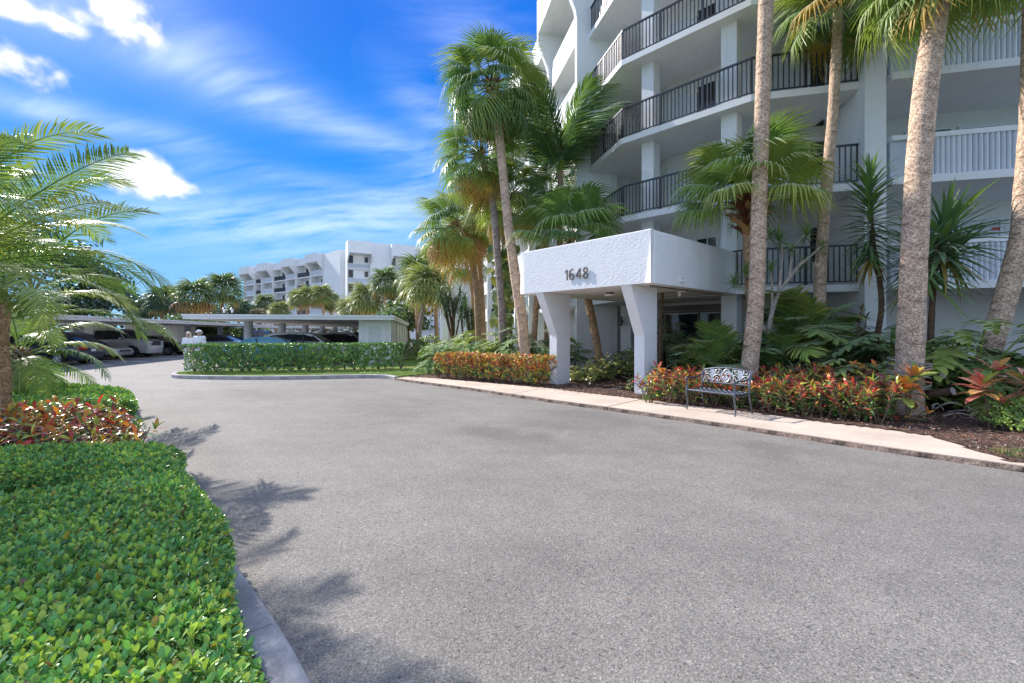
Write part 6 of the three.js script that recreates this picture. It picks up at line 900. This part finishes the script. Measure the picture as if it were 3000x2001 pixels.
// ------------------------------------------------------------------ the cast bench
{
  const o = thing('garden_bench', 'dark cast metal bench with scrollwork back on the sidewalk', 'bench', P(4.03, 8.90, SIDE)); o.rotation.y = -Math.atan2(.83, .557); // x: to its right end, z: towards the road
  const iron = phys({ color: rgb(.11, .125, .15), roughness: .38, metalness: .65, clearcoat: .3, clearcoatRoughness: .3 }), silver = phys({ color: rgb(.36, .38, .41), roughness: .38, metalness: .7 });
  const T = (name, pts, r, parent = o, mat = iron, n = 16) => mesh(name, gb(g => g.tube(curve(pts, n), r, 8)), mat, parent);
  const W = .50;
  for (const s of [-1, 1]) {
    T('front_leg', [V(s * W, 0, .27), V(s * W, .12, .255), V(s * W, .26, .285), V(s * W, .36, .30), V(s * W, .47, .265), V(s * W, .56, .285), V(s * W, .60, .29)], t => lerp(.012, .021, Math.min(1, t * 1.6)));
    T('back_leg', [V(s * W, 0, -.33), V(s * W, .2, -.25), V(s * W, .40, -.215), V(s * W, .56, -.24), V(s * W, .80, -.315)], .017);
    const arm = T('arm', [V(s * W, .625, .29), V(s * W, .64, .12), V(s * W, .635, -.08), V(s * W, .67, -.2), V(s * W, .74, -.27)], .016); mesh('knob', new THREE.SphereGeometry(.032, 14, 10).translate(s * W, .625, .295), iron, arm);
    T('apron', [V(s * W, .375, .28), V(s * W, .345, .0), V(s * W, .375, -.21)], .013);
  }
  const seat = new THREE.Group(); seat.name = 'seat'; o.add(seat);
  const yAt = z => .405 - .03 * Math.cos((z - .03) / .25 * 1.3) + .012;
  T('seat_frame', [V(-W, .40, .275), V(0, .40, .285), V(W, .40, .275)], .016, seat); T('seat_frame', [V(-W, .395, -.20), V(W, .395, -.20)], .013, seat); for (const s of [-1, 1]) T('seat_frame', [V(s * (W - .01), .40, .275), V(s * (W - .01), yAt(.03), .03), V(s * (W - .01), .395, -.2)], .013, seat);
  for (let k = 0; k < 9; k++) for (let j = 0; j < 4; j++) { const x = -.43 + k * .1075, z = -.145 + j * .118, pts = []; for (let a = 0; a <= 12; a++) { const q = a / 12 * 6.283; pts.push(V(x + Math.cos(q) * (.052 - .012 * Math.cos(2 * q + j)), yAt(z + Math.sin(q) * .056), z + Math.sin(q) * .057)); } mesh('seat_scroll', gb(g => g.tube(pts, .0085, 5, false)), iron, seat); }
  for (let k = 0; k < 8; k++) T('seat_bar', [V(-.375 + k * .1075, .40, .27), V(-.375 + k * .1075, yAt(.03), .03), V(-.375 + k * .1075, .395, -.2)], .007, seat, iron, 8);
  const back = new THREE.Group(); back.name = 'backrest'; o.add(back);
  const bz = y => -.225 - (y - .5) * .30, B = (x, y) => V(x, y, bz(y)), topY = x => .835 - .045 * (x / W) ** 2 - .02 * (x / W) ** 4;
  T('back_rail', [-1, -.75, -.5, -.25, 0, .25, .5, .75, 1].map(s => B(s * W, topY(s * W))), .018, back, iron, 30); T('back_rail', [B(-W, .535), B(0, .535), B(W, .535)], .016, back);
  const wire = (pts, r = .009) => mesh('scroll', gb(g => g.tube(curve(pts.map(([x, y]) => B(x, y)), Math.max(10, pts.length * 3)), r, 6)), silver, back);
  const spiral = (cx, cy, r, a0, turns, dir) => { const q = []; for (let k = 0; k <= 14; k++) { const t = k / 14, a = a0 + dir * t * turns * 6.283, rr = r * (1 - .78 * t); q.push([cx + Math.cos(a) * rr, cy + Math.sin(a) * rr]); } return q; };
  const oval = []; for (let k = 0; k <= 24; k++) { const a = k / 24 * 6.283; oval.push([Math.cos(a) * .088, .685 + Math.sin(a) * .128]); } wire(oval, .012);
  for (const s of [-1, 1]) {
    wire(spiral(s * .045, .74, .036, s > 0 ? Math.PI : 0, 1.2, s)); wire(spiral(s * .045, .63, .036, s > 0 ? Math.PI : 0, 1.2, -s)); wire([[0, .57], [s * .012, .685], [0, .80]], .008); wire([[0, .69], [s * .03, .79]], .006); wire([[0, .68], [s * .03, .58]], .006);
    for (const [cx, f] of [[.29, 1], [.29, -1]]) { const m = q => q.map(([x, y]) => [s * (cx + f * x), y]); wire(m([[0, .56], [.004, .67], [.012, .80]]), .012); wire(m([...[[.0, .58], [.03, .68]], ...spiral(.095, .755, .052, Math.PI, 1.05, -1)])); wire(m([...[[.0, .56], [.04, .60]], ...spiral(.098, .625, .055, Math.PI, 1.15, 1)])); wire(m([[.005, .62], [.045, .70], [.055, .78], [.03, .80]])); wire(m([[.005, .66], [.025, .74], [.02, .80]])); wire(m([[.0, .60], [.06, .685], [.12, .70], [.15, .67]])); wire(m(spiral(.15, .70, .03, Math.PI * .5, 1, -1)), .007); }
    wire([[s * .13, .56], [s * .11, .62], [s * .092, .685]]); wire([[s * .13, .815], [s * .11, .75], [s * .092, .685]]); wire([[s * .47, .56], [s * .455, .68], [s * .47, .78]], .01); wire(spiral(s * .165, .80, .022, 0, 1, s), .007); wire(spiral(s * .165, .565, .022, 0, 1, -s), .007);
  }
}
// ------------------------------------------------------------------ two people behind the hedge
function figure(o) {                                            // bones as tapered capsules, joined smoothly and meshed
  const cap = (p, a, b, ra, rb) => { const ab = b.clone().sub(a), t = clamp(p.clone().sub(a).dot(ab) / Math.max(1e-9, ab.lengthSq()), 0, 1); return p.distanceTo(a.clone().addScaledVector(ab, t)) - lerp(ra, rb, t); };
  const surf = (bones, res, c, half, k) => { const mc = new MarchingCubes(res, M.white, false, false, 200000); mc.isolation = 0; const p = V(0, 0, 0), f = mc.field; for (let z = 0; z < res; z++) for (let y = 0; y < res; y++) for (let x = 0; x < res; x++) { p.set(c.x + (x / res * 2 - 1) * half, c.y + (y / res * 2 - 1) * half, c.z + (z / res * 2 - 1) * half); let d = 1e3; for (const b of bones) { const e = cap(p, ...b), h = clamp(.5 + .5 * (d - e) / k, 0, 1); d = d === 1e3 ? e : lerp(d, e, h) - k * h * (1 - h); } f[x + y * res + z * res * res] = -d; } mc.update(); const n = mc.count, g = new THREE.BufferGeometry(); g.setAttribute('position', new THREE.BufferAttribute(mc.positionArray.slice(0, n * 3), 3)); g.scale(half, half, half); g.translate(c.x, c.y, c.z); const w = mergeVertices(g, 1e-4); w.computeVertexNormals(); return w; };
  return surf(o.bones, o.res, o.c, o.half, o.k ?? .03);
}
function person(label, pos, turn, H, look) {
  const t = thing('person', label, 'person', pos, 'people walking behind the hedge'); t.rotation.y = turn; const s = H / 1.75, v = (x, y, z) => V(x * s, y * s, z * s);
  const skin = std({ color: rgb(.52, .30, .22), roughness: .6 }), shirt = std({ color: rgb(.80, .80, .82), roughness: .85 }), trousers = std({ color: rgb(...look.trousers), roughness: .9 }), shoe = std({ color: rgb(.7, .7, .7), roughness: .7 }), hair = std({ color: rgb(...look.hair), roughness: .8 });
  const sh = look.shoulder * s, sides = [-1, 1], J = {}; for (const e of sides) { J['S' + e] = V(e * sh, 1.40 * s, 0); J['E' + e] = V(e * (sh + .05 * s), 1.13 * s, look.elbow * s); J['H' + e] = look.hands === 'held' ? V(e * .09 * s, 1.08 * s, .30 * s) : V(e * (sh + .03 * s), .90 * s, .12 * s); }
  const head = v(0, 1.62, .02); const legs = e => [[v(e * .09, .92, 0), v(e * .10, .50, .02 + .04 * e), .085 * s, .06 * s], [v(e * .10, .50, .02 + .04 * e), v(e * .10, .09, -.02 + .06 * e), .056 * s, .04 * s]];
  const core = [[v(0, .95, 0), v(0, 1.18, .01), .13 * s, .125 * s], [v(-.07, 1.28, 0), v(.07, 1.28, 0), .115 * s, .115 * s], [v(0, 1.18, .01), v(0, 1.36, 0), .125 * s, .11 * s], [J['S-1'], J['S1'], .06 * s, .06 * s], [v(0, 1.40, 0), v(0, 1.55, .01), .05 * s, .048 * s]];
  const headB = [[v(0, 1.65, .0), v(0, 1.60, .02), .085 * s, .075 * s], [v(0, 1.57, .045), v(0, 1.545, .05), .05 * s, .042 * s], [v(0, 1.615, .095), v(0, 1.595, .112), .012 * s, .016 * s], [v(-.085, 1.61, .005), v(-.088, 1.58, .005), .018 * s, .014 * s], [v(.085, 1.61, .005), v(.088, 1.58, .005), .018 * s, .014 * s]];
  const arms = [], hands = []; for (const e of sides) { arms.push([J['S' + e], J['E' + e], .05 * s, .04 * s], [J['E' + e], J['H' + e], .038 * s, .026 * s]); const d = J['H' + e].clone().sub(J['E' + e]).normalize(), a = J['H' + e], palmE = a.clone().addScaledVector(d, .075 * s); hands.push([a, palmE, .024 * s, .03 * s]); const x = new THREE.Vector3().crossVectors(d, V(0, 1, .2)).normalize(); [-.03, -.01, .01, .03].forEach((q, n) => { const r0 = palmE.clone().addScaledVector(x, q * s), k1 = r0.clone().addScaledVector(d, [.03, .037, .035, .026][n] * s), k2 = k1.clone().addScaledVector(d, .02 * s).add(v(0, -.022, .004)); hands.push([r0, k1, .0095 * s, .009 * s], [k1, k2, .009 * s, .008 * s]); }); const th = a.clone().addScaledVector(x, -.03 * e * s).addScaledVector(d, .03 * s); hands.push([th, th.clone().addScaledVector(x, -.03 * e * s).addScaledVector(d, .035 * s), .011 * s, .009 * s]); }
  const feet = sides.map(e => [v(e * .10, .045, -.05 + .06 * e), v(e * .11, .035, .13 + .06 * e), .042 * s, .035 * s]);
  const body = figure({ bones: [...core, ...legs(-1), ...legs(1), ...arms, ...feet, ...headB], res: 96, c: v(0, .88, .05), half: .95 * s, k: .035 });
  const headG = figure({ bones: [...headB, [v(0, 1.45, .0), v(0, 1.56, .01), .05 * s, .048 * s]], res: 60, c: v(0, 1.58, .02), half: .18 * s, k: .025 }), handG = sides.map((e, n) => figure({ bones: hands.slice(n * 10, n * 10 + 10), res: 52, c: J['H' + e].clone().addScaledVector(J['H' + e].clone().sub(J['E' + e]).normalize(), .06 * s), half: .13 * s, k: .008 }));
  mesh('body', mergeGeometries([body, headG, ...handG].map(g => { const q = g.clone(); for (const k of Object.keys(q.attributes)) if (k !== 'position' && k !== 'normal') q.deleteAttribute(k); return q; })), skin, t);
  const grow = (bs, k) => bs.map(([a, b, ra, rb]) => [a, b, ra + k * s, rb + k * s]);
  const slv = sides.map(e => [J['S' + e], J['S' + e].clone().lerp(J['E' + e], .72), .068 * s, .066 * s]);
  mesh('shirt', figure({ bones: [...grow(core.slice(0, 4), .02), ...slv, [v(0, .90, 0), v(0, 1.0, 0), .152 * s, .15 * s]], res: 84, c: v(0, 1.15, 0), half: .48 * s, k: .035 }), shirt, t);
  mesh('collar', new THREE.TorusGeometry(.066 * s, .018 * s, 8, 20).rotateX(1.35).translate(0, 1.455 * s, .012 * s), shirt, t);
  mesh('trousers', figure({ bones: [...grow([...legs(-1), ...legs(1)], .018), [v(0, .93, 0), v(0, .86, 0), .135 * s, .12 * s]], res: 84, c: v(0, .55, 0), half: .56 * s, k: .03 }), trousers, t);
  for (const f of feet) mesh('shoe', figure({ bones: grow([f], .012), res: 32, c: f[0].clone().lerp(f[1], .5), half: .2 * s, k: .01 }), shoe, t);
  for (const e of sides) { mesh('eye', new THREE.SphereGeometry(.011 * s, 8, 6).translate(e * .032 * s, 1.615 * s, .083 * s), M.white, t); }
  mesh('mouth', new THREE.CapsuleGeometry(.006 * s, .03 * s, 3, 8).rotateZ(Math.PI / 2).translate(0, 1.553 * s, .094 * s), std({ color: rgb(.38, .12, .1), roughness: .5 }), t);
  if (look.cap) { mesh('hair', figure({ bones: [[v(-.06, 1.62, -.03), v(.06, 1.62, -.03), .055 * s, .055 * s], [v(0, 1.6, -.05), v(0, 1.57, -.05), .06 * s, .05 * s]], res: 40, c: v(0, 1.6, -.02), half: .16 * s, k: .02 }), hair, t); const c = mesh('cap', new THREE.SphereGeometry(.102 * s, 20, 10, 0, 6.3, 0, 1.6).scale(1, .95, 1.08).translate(0, 1.645 * s, .005 * s), shirt, t); mesh('peak', new THREE.CylinderGeometry(.085 * s, .085 * s, .012 * s, 18, 1, false, -1.5, 3.0).scale(1, 1, 1.25).rotateX(.14).translate(0, 1.655 * s, .07 * s), shirt, c); }
  else { mesh('hair', figure({ bones: [[v(0, 1.67, -.01), v(0, 1.64, -.03), .098 * s, .1 * s], [v(-.075, 1.64, -.01), v(-.085, 1.48, -.01), .04 * s, .03 * s], [v(.075, 1.64, -.01), v(.085, 1.48, -.01), .04 * s, .03 * s], [v(0, 1.62, -.06), v(0, 1.48, -.06), .07 * s, .055 * s], [v(-.05, 1.70, .05), v(.05, 1.70, .05), .03 * s, .03 * s]], res: 52, c: v(0, 1.58, -.02), half: .22 * s, k: .02 }), hair, t); mesh('sunglasses', gb(g => { for (const e of sides) { g.box(e * .035 * s, 1.615 * s, .098 * s, .052 * s, .034 * s, .008); g.box(e * .078 * s, 1.62 * s, .05 * s, .006, .01, .1 * s); } g.box(0, 1.622 * s, .1 * s, .02 * s, .008, .008); }), M.black, t); }
  return t;
}
{
  const p1 = person('woman with white blond hair in a white polo shirt', onGround(552, 1086), .15, 1.66, { trousers: [.62, .6, .55], hair: [.72, .62, .44], shoulder: .165, elbow: .06, hands: 'held' });
  const p2 = person('man in white cap and white polo shirt', onGround(584, 1088), -.15, 1.76, { trousers: [.42, .36, .28], hair: [.5, .48, .46], shoulder: .20, elbow: -.02, hands: 'down', cap: true });
  const c = thing('clipboard', 'dark flat folder held in the hands of the woman', 'folder', p1.position.clone().add(V(.05, 1.06, .36))); c.rotation.set(1.0, .15, 0); const felt = std({ color: rgb(.03, .03, .035), roughness: .9 }); mesh('board', new RoundedBoxGeometry(.28, .012, .2, 2, .005), felt, c); mesh('clip', gb(g => g.box(0, .012, -.08, .09, .012, .025)), felt, c);
}

// ------------------------------------------------------------------ draw
scene.traverse(o => { if (o.isMesh) { o.castShadow = true; o.receiveShadow = true; } });
const renderer = new THREE.WebGLRenderer({ antialias: true });
renderer.setSize(1024, 683);
renderer.toneMapping = THREE.LinearToneMapping;
renderer.toneMappingExposure = EXPOSURE;
renderer.shadowMap.enabled = true;
renderer.render(scene, camera);
